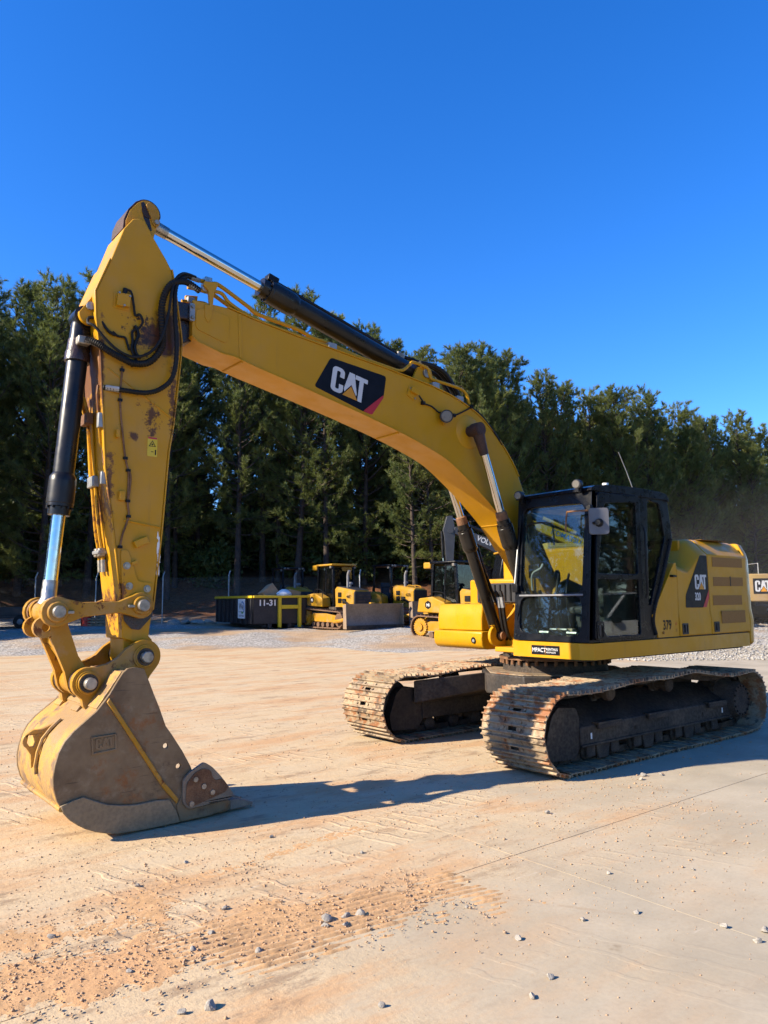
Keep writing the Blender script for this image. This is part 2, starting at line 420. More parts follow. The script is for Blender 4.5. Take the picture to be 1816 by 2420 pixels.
def emblem(parent, o, u, v, nrm, wmat='logo_white', lift=.003):
    C, A, T, TRI = emblem_polys()
    mp = plane_map(o, u, v, nrm)
    for nm, p in (('letter_c', C), ('letter_a', A), ('letter_t', T)):
        MB().prism(p, lift, lift + .002, mp=mp).build(nm, wmat, parent, smooth=0)
    MB().prism(TRI, lift + .001, lift + .003, mp=mp).build('orange_triangle', 'decal_orange', parent, smooth=0)

plain('mirror_shell', (.085, .085, .095), .4, 0, .1)

paint('yellow_dusty', base=(.33, .215, .075), dust=.7, rough=.6)

# =================================================================== the big excavator
EX = tag(empty('excavator', (0, 0, 0)), 'large yellow crawler excavator with its bucket resting on the concrete', 'excavator')
def xz(pts, y): return [(p[0], y, p[1]) for p in pts]

# ---- boom
HB = .20
top = [(5.10, 4.385), (4.757, 4.392), (4.50, 4.345), (4.03, 4.285), (3.63, 4.243), (2.86, 4.165), (2.245, 4.090)]
top += [tuple(q) for q in cr([(2.245, 4.090), (1.887, 4.015), (1.51, 3.875), (1.245, 3.69), (1.03, 3.485), (.85, 3.25), (.72, 3.00), (.50, 2.55), (.22, 2.08), (.02, 1.80)], 4)][1:]
foot = arcp(.17, 1.72, .17, 155, 330, 8)
bot = [tuple(q) for q in cr([(.34, 1.72), (.585, 2.05), (.81, 2.31), (1.07, 2.60), (1.296, 2.79), (1.486, 2.935), (1.715, 3.095), (1.993, 3.265), (2.262, 3.37), (2.674, 3.495), (3.249, 3.637)], 4)]
bot += [(3.82, 3.762), (4.466, 3.895), (4.688, 3.949), (4.796, 3.952), (5.05, 4.015), (5.10, 4.06)]
BOOM = MB().prism(top + foot + bot, -HB, HB).build('boom', 'yellow_boom', EX, .008)
# the bottom and top flange plates stand a little proud of the side plates
def strip(path, half, t, sgn):
    s = []
    for i, p in enumerate(path):
        a, b = Vector(path[max(i - 1, 0)]), Vector(path[min(i + 1, len(path) - 1)])
        d = (b - a).normalized(); n = Vector((-d.y, d.x)) * sgn; q = Vector(p)
        s.append([(q.x, -half, q.y), (q.x, half, q.y), (q.x + n.x * t, half, q.y + n.y * t), (q.x + n.x * t, -half, q.y + n.y * t)])
    return MB().loft(s)
strip(top[1:28], HB + .012, .012, -1).build('top_flange', 'yellow_boom', BOOM, .003)
strip(bot[8:], HB + .012, .012, -1).build('bottom_flange', 'yellow_boom', BOOM, .003)
# nose that carries the stick
nose = [(5.09, 4.37), (5.30, 4.33)] + arcp(5.364, 4.10, .19, 60, -110, 8) + [(5.06, 4.03)]
MB().prism(nose, -.135, .135).build('boom_nose', 'greasy', BOOM, .01)
MB().prism([(5.255, 4.345), (5.10, 4.352), (5.098, 4.20), (5.255, 4.19)], .135, .185).build('nose_boss', 'greasy', BOOM, .01)
m = MB().prism(rrect(5.082, 4.185, 5.128, 4.345, .012), .185, .212).build('pin_keeper', 'galv', BOOM, .004)
for z in (4.215, 4.315): MB().cyl((5.105, .212, z), (5.105, .232, z), .017, n=6).build('keeper_bolt', 'bolt', BOOM)
# pressed panel, doubler and weld seams near the nose
MB().prism(rpoly([(5.07, 4.30), (4.955, 4.335), (4.735, 4.305), (4.752, 4.078), (4.79, 4.050), (5.07, 4.125)], .04), HB, HB + .007).build('nose_doubler', 'yellow_boom', BOOM, .004)
MB().prism([(4.655, 4.365), (4.62, 4.36), (4.60, 3.94), (4.635, 3.945)], HB, HB + .006).build('weld_seam', 'yellow_boom', BOOM, .003)
for (x, z) in ((4.60, 3.913), (2.72, 3.492)):
    MB().tube([(x, -HB + .01, z), (x, HB - .01, z)], .012, 6).build('weld_seam', 'yellow_boom', BOOM)
MB().tube([(1.075, -HB + .01, 2.60), (1.075, HB - .01, 2.60)], .014, 6).build('weld_seam', 'yellow_boom', BOOM)
# logo decal
dec = rpoly([(3.611, 4.148), (2.892, 4.081), (2.931, 3.846), (3.096, 3.634), (3.209, 3.654), (3.809, 3.817)], .035)
MB().prism(dec, HB + .001, HB + .003).build('logo_decal', 'decal_black', BOOM, smooth=0)
MB().prism([(2.937, 3.868), (2.933, 3.84), (3.085, 3.640), (3.105, 3.634), (3.205, 3.655)], HB + .004, HB + .0055).build('red_stripe', 'decal_red', BOOM, smooth=0)
emblem(BOOM, (3.622, HB + .001, 3.815), (-.338, 0, -.066), (-.043, 0, .262), (0, 1, 0))
# work light, junction plate and wiring on the near side
MB().prism(rpoly([(2.575, 4.035), (2.44, 3.99), (2.50, 3.875), (2.61, 3.93)], .012), HB, HB + .012).build('junction_plate', 'yellow_boom', BOOM, .003)
MB().prism(rpoly([(2.555, 4.02), (2.455, 3.985), (2.475, 3.935), (2.575, 3.965)], .01), HB + .012, HB + .05).build('junction_cover', 'yellow_boom', BOOM, .008)
for p in ((2.56, 4.005), (2.465, 3.985), (2.50, 3.90)): MB().cyl((p[0], HB, p[1]), (p[0], HB + .022, p[1]), .010, n=6).build('plate_bolt', 'galv', BOOM)
MB().prism(rpoly([(2.11, 3.83), (1.98, 3.80), (2.00, 3.69), (2.08, 3.66)], .015), HB, HB + .02).build('lamp_bracket', 'yellow_boom', BOOM, .004)
MB().lathe((2.055, HB + .02, 3.76), (2.115, HB + .11, 3.74), [(0, .03), (.15, .060), (.6, .072), (1, .074)]).build('boom_lamp', 'dark_grey', BOOM)
MB().lathe((2.114, HB + .108, 3.7405), (2.119, HB + .116, 3.739), [(0, .064), (1, .058)]).build('boom_lamp_lens', 'lens', BOOM)
MB().tube(cr([(2.47, .25, 3.93), (2.40, .235, 3.88), (2.36, .225, 3.86), (2.25, .215, 3.85), (2.15, .215, 3.80), (2.08, .22, 3.80), (2.0, .215, 3.78), (1.90, .215, 3.80), (1.75, .215, 3.87), (1.61, .215, 3.95)], 5), .009, 6).build('wiring', 'hose', BOOM)
for p in ((2.385, 3.87), (1.915, 3.80), (1.63, 3.945)): MB().bb((p[0] - .02, .20, p[1] - .02), (p[0] + .02, .235, p[1] + .015)).build('wire_clip', 'black', BOOM)
# hydraulic lines along the top of the boom
def bt(x):   # height of the boom top
    for a, b in zip(top[:-1], top[1:]):
        if b[0] <= x <= a[0]: return a[1] + (b[1] - a[1]) * (a[0] - x) / (a[0] - b[0])
    return top[-1][1]
for y in (.10, -.10):
    MB().tube(cr([(5.02, y, 4.625), (4.87, y, 4.63), (4.79, y, 4.628), (4.512, y, 4.506), (4.38, y, 4.447), (3.954, y, 4.40), (3.772, y, 4.352), (3.586, y, 4.335), (3.2, y, 4.27), (2.7, y, 4.195)], 5), .020, 8).build('hydraulic_tube', 'yellow', BOOM)
for y in (.16, -.16):
    MB().tube(cr([(5.05, y, 4.50), (4.91, y, 4.525), (4.80, y, 4.53), (4.72, y, 4.46), (4.54, y, 4.39), (4.3, y, 4.345), (3.6, y, 4.275), (2.925, y, 4.215), (2.66, y, 4.20), (2.53, y, 4.285), (2.47, y, 4.33), (2.27, y, 4.305), (2.235, y, 4.24), (2.20, y, 4.19), (2.10, y, 4.18), (1.70, y, 4.14), (1.60, y, 3.99)], 5), .018, 8).build('hydraulic_tube', 'yellow_clean', BOOM)
for y in (.16, -.16):
    MB().prism([(4.99, 4.36), (4.94, 4.37), (4.955, 4.50), (5.00, 4.54), (5.0, 4.58), (4.86, 4.60), (4.88, 4.53), (4.90, 4.50), (4.92, 4.25), (4.955, 4.20), (4.985, 4.24)] if y > 0 else [(4.99, 4.36), (4.90, 4.37), (4.88, 4.60), (5.0, 4.58)], y + .02 * (1 if y > 0 else -1), y + .055 * (1 if y > 0 else -1)).build('tube_bracket', 'yellow', BOOM, .004)
    MB().bb((4.93, y - .03, 4.50), (5.0, y + .03, 4.555)).build('tube_clamp', 'galv', BOOM, .004)
MB().bb((4.89, .05, 4.60), (4.96, .15, 4.66)).build('tube_clamp', 'steel', BOOM, .004)
for x in (3.58, 2.16, 1.78): MB().bb((x - .05, .10, bt(x) + .005), (x + .05, .20, bt(x) + .07)).build('tube_clamp', 'galv', BOOM, .004)
MB().tube(cr([(3.58, .05, 4.30), (3.4, .08, 4.285), (3.2, .05, 4.275), (3.0, .0, 4.24), (2.8, -.05, 4.22)], 5), .016, 6).build('hose', 'hose', BOOM)
for k, y in enumerate((.02, .08, -.05)):
    MB().tube(cr([(2.30, y, 4.38), (2.10, y, 4.40 - .02 * k), (1.92, y, 4.33), (1.78, y, 4.20), (1.66, y, 4.05), (1.52, y, 3.95)], 6), .026, 8, .08).build('hose', 'hose', BOOM)
MB().tube(cr([(1.66, .17, 3.97), (1.50, .20, 3.90), (1.36, .205, 3.80), (1.22, .205, 3.68), (1.10, .20, 3.56)], 4), .012, 6).build('wiring', 'hose', BOOM)
# boom cylinder bosses
for sg in (1, -1):
    MB().lathe((1.67, sg * HB, 3.64), (1.67, sg * (HB + .016), 3.64), [(0, .20), (1, .175)], 32).build('boss_plate', 'yellow_boom', BOOM)
    MB().cyl((1.67, sg * HB, 3.64), (1.67, sg * .41, 3.64), .062, n=20).build('boom_cylinder_pin', 'boss_rust', BOOM)
MB().cyl((.17, -.34, 1.72), (.17, .34, 1.72), .075, n=20).build('foot_pin', 'steel', BOOM)

# ---- generic hydraulic cylinder
def hyd(name, a, b, split, rb, rr, rg, mat='cyl_black', eye=.09, eyew=.16, ax=(0, 1, 0), gl=.22, rodmat='chrome', collar=True):
    """barrel from a to the gland at fraction split, rod from there to b"""
    a, b = Vector(a), Vector(b); d = b - a; L = d.length; dn = d.normalized(); axv = Vector(ax)
    g = a + d * split
    c = MB().lathe(a + dn * eye * .5, g - dn * gl * .9, [(0, rb * .9), (.02, rb), (1, rb)], 28).build(name, mat, EX)
    MB().lathe(g - dn * gl, g, [(0, rb), (.10, rg * .98), (.22, rg), (.72, rg), (.73, rg * .97), (.80, rg * .97), (.81, rg * .82), (1.0, rg * .80)], 28).build('gland', mat, c)
    for i in range(10):
        t = 2 * math.pi * i / 10; o1 = dn.orthogonal().normalized(); o2 = dn.cross(o1)
        p = g - dn * (gl * .2) + (o1 * math.cos(t) + o2 * math.sin(t)) * rg * .90
        MB().cyl(p, p + dn * .018, .009, n=6).build('gland_bolt', 'black', c)
    MB().lathe(g - dn * .03, b - dn * eye * .55, [(0, rr), (1, rr)], 28).build('rod', rodmat, c)
    MB().cyl(a - axv * eyew / 2, a + axv * eyew / 2, eye, n=24).build('barrel_eye', mat, c)
    MB().cyl(b - axv * eyew / 2, b + axv * eyew / 2, eye, n=24).build('rod_eye', 'boss_rust' if rodmat == 'chrome' else mat, c)
    if collar: MB().lathe(b - dn * (eye + .16), b - dn * eye * .7, [(0, rr * 1.06), (.75, rr * 1.12), (1, rr * 1.5)], 24).build('rod_end', 'steel', c)
    return c, a, g, b, dn

# ---- boom lift cylinders
for sg in (1, -1):
    c, a, g, b, dn = hyd('boom_cylinder', (.72, sg * .31, 1.26), (1.67, sg * .345, 3.64), .575, .074, .046, .094, 'cyl_black', .080, .12, gl=.36, collar=False)
    MB().lathe(b - dn * .30, b - dn * .05, [(0, .05), (.3, .056), (1, .07)], 20).build('rod_end', 'boss_rust', c)
    MB().lathe(g - dn * .02, g + dn * .10, [(0, .070), (.9, .066), (1, .05)], 20).build('wiper_seal', 'rusty', c)
    MB().tube(cr([g - dn * .30 + Vector((-.10, -.03 * sg, 0)), a + dn * .9 + Vector((-.09, -.03 * sg, 0)), a + dn * .5 + Vector((-.10, -.05 * sg, 0)), a + dn * .42 + Vector((-.12, -.1 * sg, -.06))], 5), .022, 8).build('oil_tube', 'black', c)
    for k in range(2):
        y0 = sg * .31 + .08 + .06 * k
        MB().tube(cr([(.83 - .03 * k, y0, 1.80), (.79, y0 + .02, 1.72), (.76, y0 + .02, 1.5), (.70, y0 + .01, 1.3), (.60, y0 - .02, 1.20), (.42, y0 - .05, 1.22)], 6), .022, 8, .06).build('hose', 'hose', c)
        MB().cyl((.795, y0 + .018, 1.73), (.772, y0 + .022, 1.60), .028, n=8).build('hose_fitting', 'galv', c)

# ---- stick
HS = .20
so = [(5.60, 4.985), (5.656, 4.964), (5.731, 4.854), (5.83, 4.554), (5.942, 4.246), (5.928, 4.03), (5.880, 3.70), (5.862, 3.45), (5.813, 2.793), (5.705, 2.09), (5.657, 1.72), (5.640, 1.33)]
si = [(5.36, 1.36), (5.398, 1.646), (5.338, 2.31), (5.293, 2.986), (5.26, 3.20), (5.22, 3.64), (5.203, 3.85), (5.20, 3.99), (5.275, 4.475), (5.306, 4.607), (5.35, 4.68), (5.471, 4.85), (5.542, 4.969)]
si[0] = (5.43, 1.36)
base = arcp(5.49, 1.30, .14, 10, -190, 8)
sp = so[:-1] + [(5.638, 1.36)] + [(5.60, 1.30)] + arcp(5.49, 1.29, .12, -20, -160, 6) + si[:1] + si[1:]
STICK = MB().prism(so[:4] + so[4:-1] + [(5.638, 1.42)] + si[:1] + si[1:], -HS, HS).build('stick', 'yellow_stick', EX, .008)
MB().prism([(5.62, 1.46), (5.61, 1.30)] + arcp(5.49, 1.275, .125, -10, -170, 8) + [(5.375, 1.40), (5.43, 1.46)], -.155, .155).build('stick_nose', 'yellow_stick', STICK, .008)
strip(so[3:-1], HS + .010, .012, 1).build('outer_flange', 'yellow_stick', STICK, .003)
strip(si[1:10], HS + .010, .012, 1).build('inner_flange', 'yellow_stick', STICK, .003)
# knuckle at the top for the stick cylinder
kn = [(5.70, 4.88), (5.70, 4.96), (5.665, 5.06), (5.605, 5.145)] + arcp(5.510, 5.090, .105, 62, 215, 14) + [(5.435, 4.95), (5.47, 4.80)]
for sg in (1, -1):
    MB().prism(kn, sg * .10, sg * .152).build('knuckle_plate', 'yellow_stick', STICK, .008)
    MB().prism(rpoly([(5.538, 5.15), (5.502, 5.182), (5.458, 5.165), (5.443, 5.09), (5.402, 5.02), (5.425, 4.968), (5.468, 4.985), (5.485, 5.04)], .02), sg * .152, sg * .175).build('pin_retainer', 'yellow_link', STICK, .006)
    MB().cyl((5.440, sg * .175, 5.008), (5.440, sg * .195, 5.008), .022, n=6).build('retainer_bolt', 'bolt', STICK)
    MB().prism(rpoly([(5.575, 5.16), (5.545, 5.175), (5.50, 5.05), (5.47, 4.93), (5.49, 4.93), (5.55, 5.03)], .01), sg * .152, sg * .1535).build('grease_smear', 'greasy', STICK, smooth=0)
capo = [(5.722, 4.88), (5.715, 4.97), (5.680, 5.07), (5.615, 5.160)] + arcp(5.510, 5.090, .118, 62, 190, 12)
MB().prism(capo + [(5.51 + (q[0] - 5.51) * .90, 5.0 + (q[1] - 5.0) * .90) for q in reversed(capo)], -.145, .145).build('knuckle_cap', 'boss_rust', STICK, .003)
MB().cyl((5.51, -.16, 5.09), (5.51, .16, 5.09), .055, n=20).build('knuckle_pin', 'boss_rust', STICK)
# bucket cylinder bracket
for sg in (1, -1):
    MB().prism([(5.90, 4.32), (5.965, 4.20), (6.045, 4.07)] + arcp(5.965, 4.06, .085, 10, -120, 6) + [(5.90, 3.93)], sg * .095, sg * .135).build('cylinder_bracket', 'yellow_stick', STICK, .006)
    MB().cyl((5.965, sg * .135, 4.13), (5.965, sg * .16, 4.13), .034, n=10).build('bracket_bolt', 'galv', STICK)
# details on the near plate
MB().prism(rpoly([(5.80, 4.275), (5.66, 4.275), (5.66, 4.14), (5.80, 4.14)], .01), HS, HS + .006).build('sensor_pad', 'yellow_stick', STICK)
MB().prism(rpoly([(5.775, 4.265), (5.665, 4.275), (5.672, 4.165), (5.78, 4.155)], .008), HS + .006, HS + .04).build('sensor_box', 'yellow_stick', STICK, .01)
for p in ((5.765, 4.265), (5.675, 4.255), (5.72, 4.165)): MB().cyl((p[0], HS, p[1]), (p[0], HS + .05, p[1]), .009, n=6).build('sensor_bolt', 'galv', STICK)
MB().cyl((5.715, HS + .02, 4.26), (5.71, HS + .025, 4.32), .02, n=8).build('sensor_plug', 'black', STICK)
MB().tube(cr([(5.71, .225, 4.31), (5.665, .23, 4.30), (5.64, .23, 4.20), (5.62, .22, 4.11), (5.585, .23, 4.12), (5.56, .235, 4.06), (5.59, .225, 4.0), (5.64, .22, 3.96), (5.635, .22, 3.88), (5.64, .22, 3.80), (5.60, .22, 3.72), (5.64, .22, 3.66)], 5), .011, 6).build('wiring', 'hose', STICK)
MB().tube(cr([(5.62, .22, 4.02), (5.59, .225, 3.95), (5.615, .22, 3.85), (5.60, .22, 3.78), (5.56, .22, 3.75)], 5), .013, 6).build('wiring', 'black', STICK)
MB().tube(cr([(5.80, .215, 3.93), (5.76, .215, 3.90), (5.70, .215, 3.90), (5.68, .215, 3.86), (5.66, .215, 3.80)], 5), .010, 6).build('wiring', 'hose', STICK)
wire = cr([(5.711, .212, 3.651), (5.721, .212, 3.363), (5.695, .212, 3.11), (5.663, .212, 2.883), (5.633, .212, 2.759), (5.633, .212, 2.531), (5.623, .212, 2.405), (5.668, .212, 2.253), (5.684, .212, 2.153)], 6)
MB().tube(wire, .008, 6).build('wiring', 'rusty', STICK)
MB().tube(cr([(5.645, .214, 2.80), (5.615, .214, 2.74), (5.622, .214, 2.60), (5.635, .214, 2.50), (5.62, .214, 2.44)], 5), .007, 6).build('wiring', 'rusty', STICK)
for z in (3.62, 3.365, 2.883, 2.79, 2.53, 2.40, 2.155):
    p = min(wire, key=lambda q: abs(q.z - z)); MB().bb((p.x - .017, HS, p.z - .01), (p.x + .017, HS + .024, p.z + .012)).build('wire_clip', 'black', STICK)
for (x, z, a, h) in ((5.735, 3.08, .026, .07), (5.685, 2.57, .045, .075)):
    MB().bb((x - a / 2, HS, z - h / 2), (x + a / 2, HS + .04, z + h / 2)).build('tab', 'yellow_stick', STICK, .003)
MB().box((5.515, HS + .02, 2.20), (.12, .04, .06), Matrix.Rotation(R(25), 3, 'Y')).build('tab', 'yellow_stick', STICK, .006)
MB().box((5.565, HS + .015, 2.03), (.05, .03, .025), Matrix.Rotation(R(20), 3, 'Y')).build('tab', 'yellow_stick', STICK, .003)
MB().tube([(5.66, HS + .002, 2.375), (5.345, HS + .002, 2.33)], .009, 6).build('weld_seam', 'yellow_stick', STICK)
MB().tube([(5.83, HS + .001, 3.62), (5.27, HS + .001, 3.28)], .007, 6).build('weld_seam', 'yellow_stick', STICK)
# reinforcing plate round the link pin
MB().prism(rpoly([(5.677, 2.13), (5.62, 2.13), (5.529, 1.88), (5.416, 1.865), (5.399, 1.84), (5.411, 1.62), (5.50, 1.50), (5.57, 1.53), (5.645, 1.60)], .02), HS, HS + .016).build('doubler', 'yellow_stick', STICK, .004)
MB().prism(rpoly([(5.645, 1.61), (5.41, 1.64), (5.40, 1.60), (5.505, 1.485), (5.575, 1.495), (5.635, 1.56)], .015), HS + .016, HS + .019).build('grease_smear', 'greasy', STICK)
for p in ((5.601, 1.839), (5.453, 1.818), (5.627, 2.003)):
    MB().cyl((p[0], HS + .016, p[1]), (p[0], HS + .022, p[1]), .030, n=14).build('bolt_washer', 'bolt', STICK)
    MB().cyl((p[0], HS + .022, p[1]), (p[0], HS + .036, p[1]), .020, n=6).build('bolt', 'bolt', STICK)
# warning sticker
MB().prism(rrect(5.392, 2.925, 5.478, 3.093, .008), HS + .0012, HS + .003).build('warning_sticker', 'sticker_yellow', STICK, smooth=0)
MB().prism([(5.475, 3.075), (5.395, 3.075), (5.395, 3.090), (5.475, 3.090)], HS + .003, HS + .004).build('sticker_header', 'decal_red', STICK, smooth=0)
MB().prism([(5.435, 3.064), (5.404, 3.010), (5.467, 3.010)], HS + .003, HS + .004, [[(5.4355, 3.054), (5.4565, 3.015), (5.4135, 3.015)]]).build('sticker_triangle', 'decal_black', STICK, smooth=0)
MB().prism(circ(5.435, 3.028, .008, 8), HS + .003, HS + .004).build('sticker_symbol', 'decal_black', STICK, smooth=0)
MB().prism([(5.412, 2.985), (5.402, 2.985), (5.402, 2.94), (5.412, 2.94)], HS + .003, HS + .004).build('sticker_symbol', 'decal_black', STICK, smooth=0)
MB().prism([(5.445, 2.968), (5.425, 2.968), (5.425, 2.962), (5.445, 2.962)], HS + .003, HS + .004).build('sticker_symbol', 'decal_black', STICK, smooth=0)
# grease and rust stains with their own shape on the near plate
def blotch(cx, cz, rx, rz, seed, mat, lift, par, y=HS):
    rnd = random.Random(seed); n = 40; ph = [rnd.uniform(0, 6.28) for _ in range(5)]
    p = []
    for i in range(n):
        a = 2 * math.pi * i / n
        k = 1 + .22 * math.sin(2 * a + ph[0]) + .16 * math.sin(3 * a + ph[1]) + .12 * math.sin(5 * a + ph[2]) + .08 * math.sin(9 * a + ph[3]) + rnd.uniform(-.06, .06)
        p.append((cx + rx * k * math.cos(a), cz + rz * k * math.sin(a)))
    return MB().prism(p, y + lift, y + lift + .0008).build('stain', mat, par, smooth=0)
rs = random.Random(4)
# white scuffed edge low on the stick
for k in range(18): blotch(5.352 - .00 * k + rs.uniform(-.004, .016), rs.uniform(1.92, 2.32), rs.uniform(.003, .010), rs.uniform(.010, .045), 400 + k, 'white', .001 + k * .00002, STICK)
# rust along the front face
for k in range(12):
    z = rs.uniform(2.2, 3.85) if k < 9 else rs.uniform(1.5, 2.2)
    xf = np.interp(z, [1.33, 1.72, 2.09, 2.793, 3.45, 3.7, 4.03], [5.640, 5.657, 5.705, 5.813, 5.862, 5.880, 5.928]) + .0125
    y = rs.uniform(-.19, .19); a, b = rs.uniform(.006, .02), rs.uniform(.02, .07)
    t = .075 if z < 3.45 else .055
    pts = [(math.cos(q) * a * (1 + .3 * math.sin(3 * q + k)), math.sin(q) * b * (1 + .25 * math.sin(4 * q + k))) for q in np.linspace(0, 6.28, 15)[:-1]]
    MB().prism(pts, .0, .0015 + k * .00003, mp=plane_map((xf, y, z), (0, 1, 0), (.135 if z < 3.45 else .1, 0, 1), (1, 0, -.13))).build('rust_patch', 'rusty', STICK, smooth=0)
# tubes down the front face
for k, y in enumerate((-.10, -.02)):
    MB().tube(cr([(5.945, y, 3.40), (5.905, y, 3.27), (5.878, y, 3.22), (5.83, y, 2.751), (5.785, y, 2.33), (5.755, y, 2.16), (5.735, y, 2.02)], 5), .016, 8).build('hydraulic_tube', 'yellow_stick', STICK)
    MB().cyl((5.735, y, 2.06), (5.728, y, 1.96), .026, n=8).build('tube_fitting', 'bolt', STICK)
MB().bb((5.87, -.14, 3.18), (5.925, .02, 3.27)).build('tube_clamp', 'rusty', STICK, .004)
MB().bb((5.93, -.13, 3.40), (5.99, -.01, 3.45)).build('tube_elbow', 'rusty', STICK, .015)
MB().bb((5.78, -.14, 2.66), (5.855, .02, 2.75)).build('tube_clamp', 'galv', STICK, .006)
for y in (-.10, -.02): MB().bb((5.728, y - .028, 2.085), (5.785, y + .028, 2.155)).build('tube_clamp', 'bolt', STICK, .008)
MB().bb((5.715, -.135, 2.105), (5.795, .015, 2.135)).build('tube_clamp', 'galv', STICK, .006)
MB().prism([(5.86, 3.47), (5.89, 3.48), (5.895, 3.40), (5.86, 3.0), (5.83, 2.95)], .12, .16).build('hose_bracket', 'yellow_stick', STICK, .004)
MB().bb((5.845, .15, 3.12), (5.885, .20, 3.24)).build('tab', 'galv', STICK, .003)
MB().bb((5.80, .15, 2.66), (5.845, .19, 2.76)).build('tab', 'galv', STICK, .003)
MB().bb((5.645, -.06, 1.60), (5.665, .0, 1.72)).build('stop_lug', 'yellow_stick', STICK, .004)
# hoses from the boom round to the stick
for nm, pts, r, rb in (('hose', [(5.02, .16, 4.50), (5.16, .20, 4.53), (5.30, .25, 4.47), (5.38, .26, 4.354), (5.41, .26, 4.182), (5.395, .26, 4.0), (5.40, .26, 3.86), (5.499, .26, 3.719), (5.628, .26, 3.68), (5.731, .26, 3.705), (5.832, .25, 3.745), (5.92, .22, 3.80), (5.99, .16, 3.84)], .025, .24),
                       ('hose', [(5.0, .10, 4.625), (5.15, .16, 4.60), (5.27, .24, 4.47), (5.295, .27, 4.237), (5.273, .28, 3.885), (5.294, .27, 3.637), (5.386, .26, 3.513), (5.518, .25, 3.451), (5.723, .24, 3.442), (5.86, .20, 3.45)], .018, .24),
                       ('hose', [(5.05, .14, 4.63), (5.20, .20, 4.60), (5.31, .27, 4.45), (5.36, .285, 4.15), (5.415, .285, 3.934), (5.505, .28, 3.795), (5.633, .275, 3.729), (5.761, .27, 3.755), (5.863, .25, 3.837), (5.95, .22, 3.94), (5.99, .18, 3.97), (5.97, .15, 4.03), (5.90, .18, 4.02), (5.84, .215, 3.93), (5.78, .22, 3.90)], .012, .0)):
    MB().tube(cr(pts, 14 if rb else 6), r, 10, rb).build(nm, 'hose', STICK)
for a, b, r in (((5.02, .16, 4.50), (5.14, .19, 4.525), .026), ((5.0, .10, 4.625), (5.10, .135, 4.615), .024), ((5.84, .205, 3.45), (5.74, .238, 3.443), .025), ((5.99, .16, 3.835), (5.90, .225, 3.79), .026)):
    MB().cyl(a, b, r, n=8).build('hose_fitting', 'galv', STICK)
MB().bb((5.955, .06, 3.80), (6.05, .15, 3.87)).build('port_block', 'bolt', STICK, .01)

# ---- stick cylinder and bucket cylinder
c, a, g, b, dn = hyd('stick_cylinder', (2.26, 0, 4.245), (5.51, 0, 5.09), .632, .098, .052, .118, 'cyl_black', .085, .19, gl=.42)
nrmv = Vector((-dn.z, 0, dn.x))
MB().tube(cr([g - dn * .12 + nrmv * .13, g - dn * .6 + nrmv * .125, a + dn * .9 + nrmv * .125, a + dn * .35 + nrmv * .12, a + dn * .1 + nrmv * .16, a + dn * .0 + nrmv * .15 + Vector((-.15, 0, 0))], 5), .022, 8).build('oil_tube', 'black', c)
MB().box(g - dn * .10 + nrmv * .13, (.12, .10, .07), Matrix.Rotation(-math.atan2(dn.z, dn.x), 3, 'Y')).build('port_block', 'black', c, .008)
MB().box(a + dn * .32 + nrmv * .11, (.10, .09, .06), Matrix.Rotation(-math.atan2(dn.z, dn.x), 3, 'Y')).build('port_block', 'bolt', c, .008)
for sg in (1, -1): MB().prism([(2.48, 4.10), (2.38, 4.30)] + arcp(2.26, 4.245, .10, 40, 180, 6) + [(2.05, 4.05)], sg * .10, sg * .135).build('cylinder_lug', 'yellow_boom', BOOM, .006)
MB().cyl((2.26, -.16, 4.245), (2.26, .16, 4.245), .05, n=18).build('cylinder_pin', 'bolt', BOOM)
c, a, g, b, dn = hyd('bucket_cylinder', (5.985, 0, 4.06), (6.165, 0, 1.643), .685, .082, .053, .105, 'cyl_black', .085, .17, gl=.34)
MB().lathe(a + dn * .20, a + dn * .38, [(0, .088), (.5, .092), (.6, .10), (1, .10)], 24).build('base_collar', 'greasy', c)

# ---- bucket linkage
def bar(name, p0, p1, r0, r1, w0, w1, y0, y1, mat, par):
    p0, p1 = Vector(p0), Vector(p1); d = (p1 - p0).normalized(); n = Vector((-d.y, d.x)); a0 = math.degrees(math.atan2(d.y, d.x)); L = (p1 - p0).length
    pts = arcp(p0.x, p0.y, r0, a0 + 55, a0 + 305, 12) + [tuple(p0 + d * (r0 * 1.7) - n * w0), tuple(p1 - d * (r1 * 1.7) - n * w1)] + arcp(p1.x, p1.y, r1, a0 + 235, a0 + 485, 12) + [tuple(p1 - d * (r1 * 1.7) + n * w1), tuple(p0 + d * (r0 * 1.7) + n * w0)]
    return MB().prism(pts, y0, y1).build(name, mat, par, .008)
SPp, CPp, LPp, BPp = (5.520, 1.683), (6.165, 1.643), (5.925, 1.10), (5.49, 1.275)
LINK = empty('bucket_linkage', (0, 0, 0), 0, EX)
for sg in (1, -1):
    bar('guide_link', SPp, CPp, .105, .115, .045, .055, sg * .225, sg * .285, 'yellow_link', LINK)
    for p, r in ((SPp, .075), (CPp, .078)):
        MB().lathe((p[0], sg * .285, p[1]), (p[0], sg * .315, p[1]), [(0, r), (.7, r), (1, r * .9)], 24).build('pin_collar', 'yellow_link', LINK)
        MB().lathe((p[0], sg * .315, p[1]), (p[0], sg * .352, p[1]), [(0, .048), (.8, .048), (1, .042)], 20).build('pin_end', 'bolt', LINK)
        MB().box((p[0] - .09 * (1 if p is SPp else -1) * -1, sg * .30, p[1] - .005), (.05, .03, .022)).build('lock_bolt', 'bolt', LINK, .003)
MB().cyl((SPp[0], -.285, SPp[1]), (SPp[0], .285, SPp[1]), .046, n=18).build('linkage_pin', 'boss_rust', LINK)
MB().cyl((CPp[0], -.285, CPp[1]), (CPp[0], .285, CPp[1]), .046, n=18).build('linkage_pin', 'boss_rust', LINK)
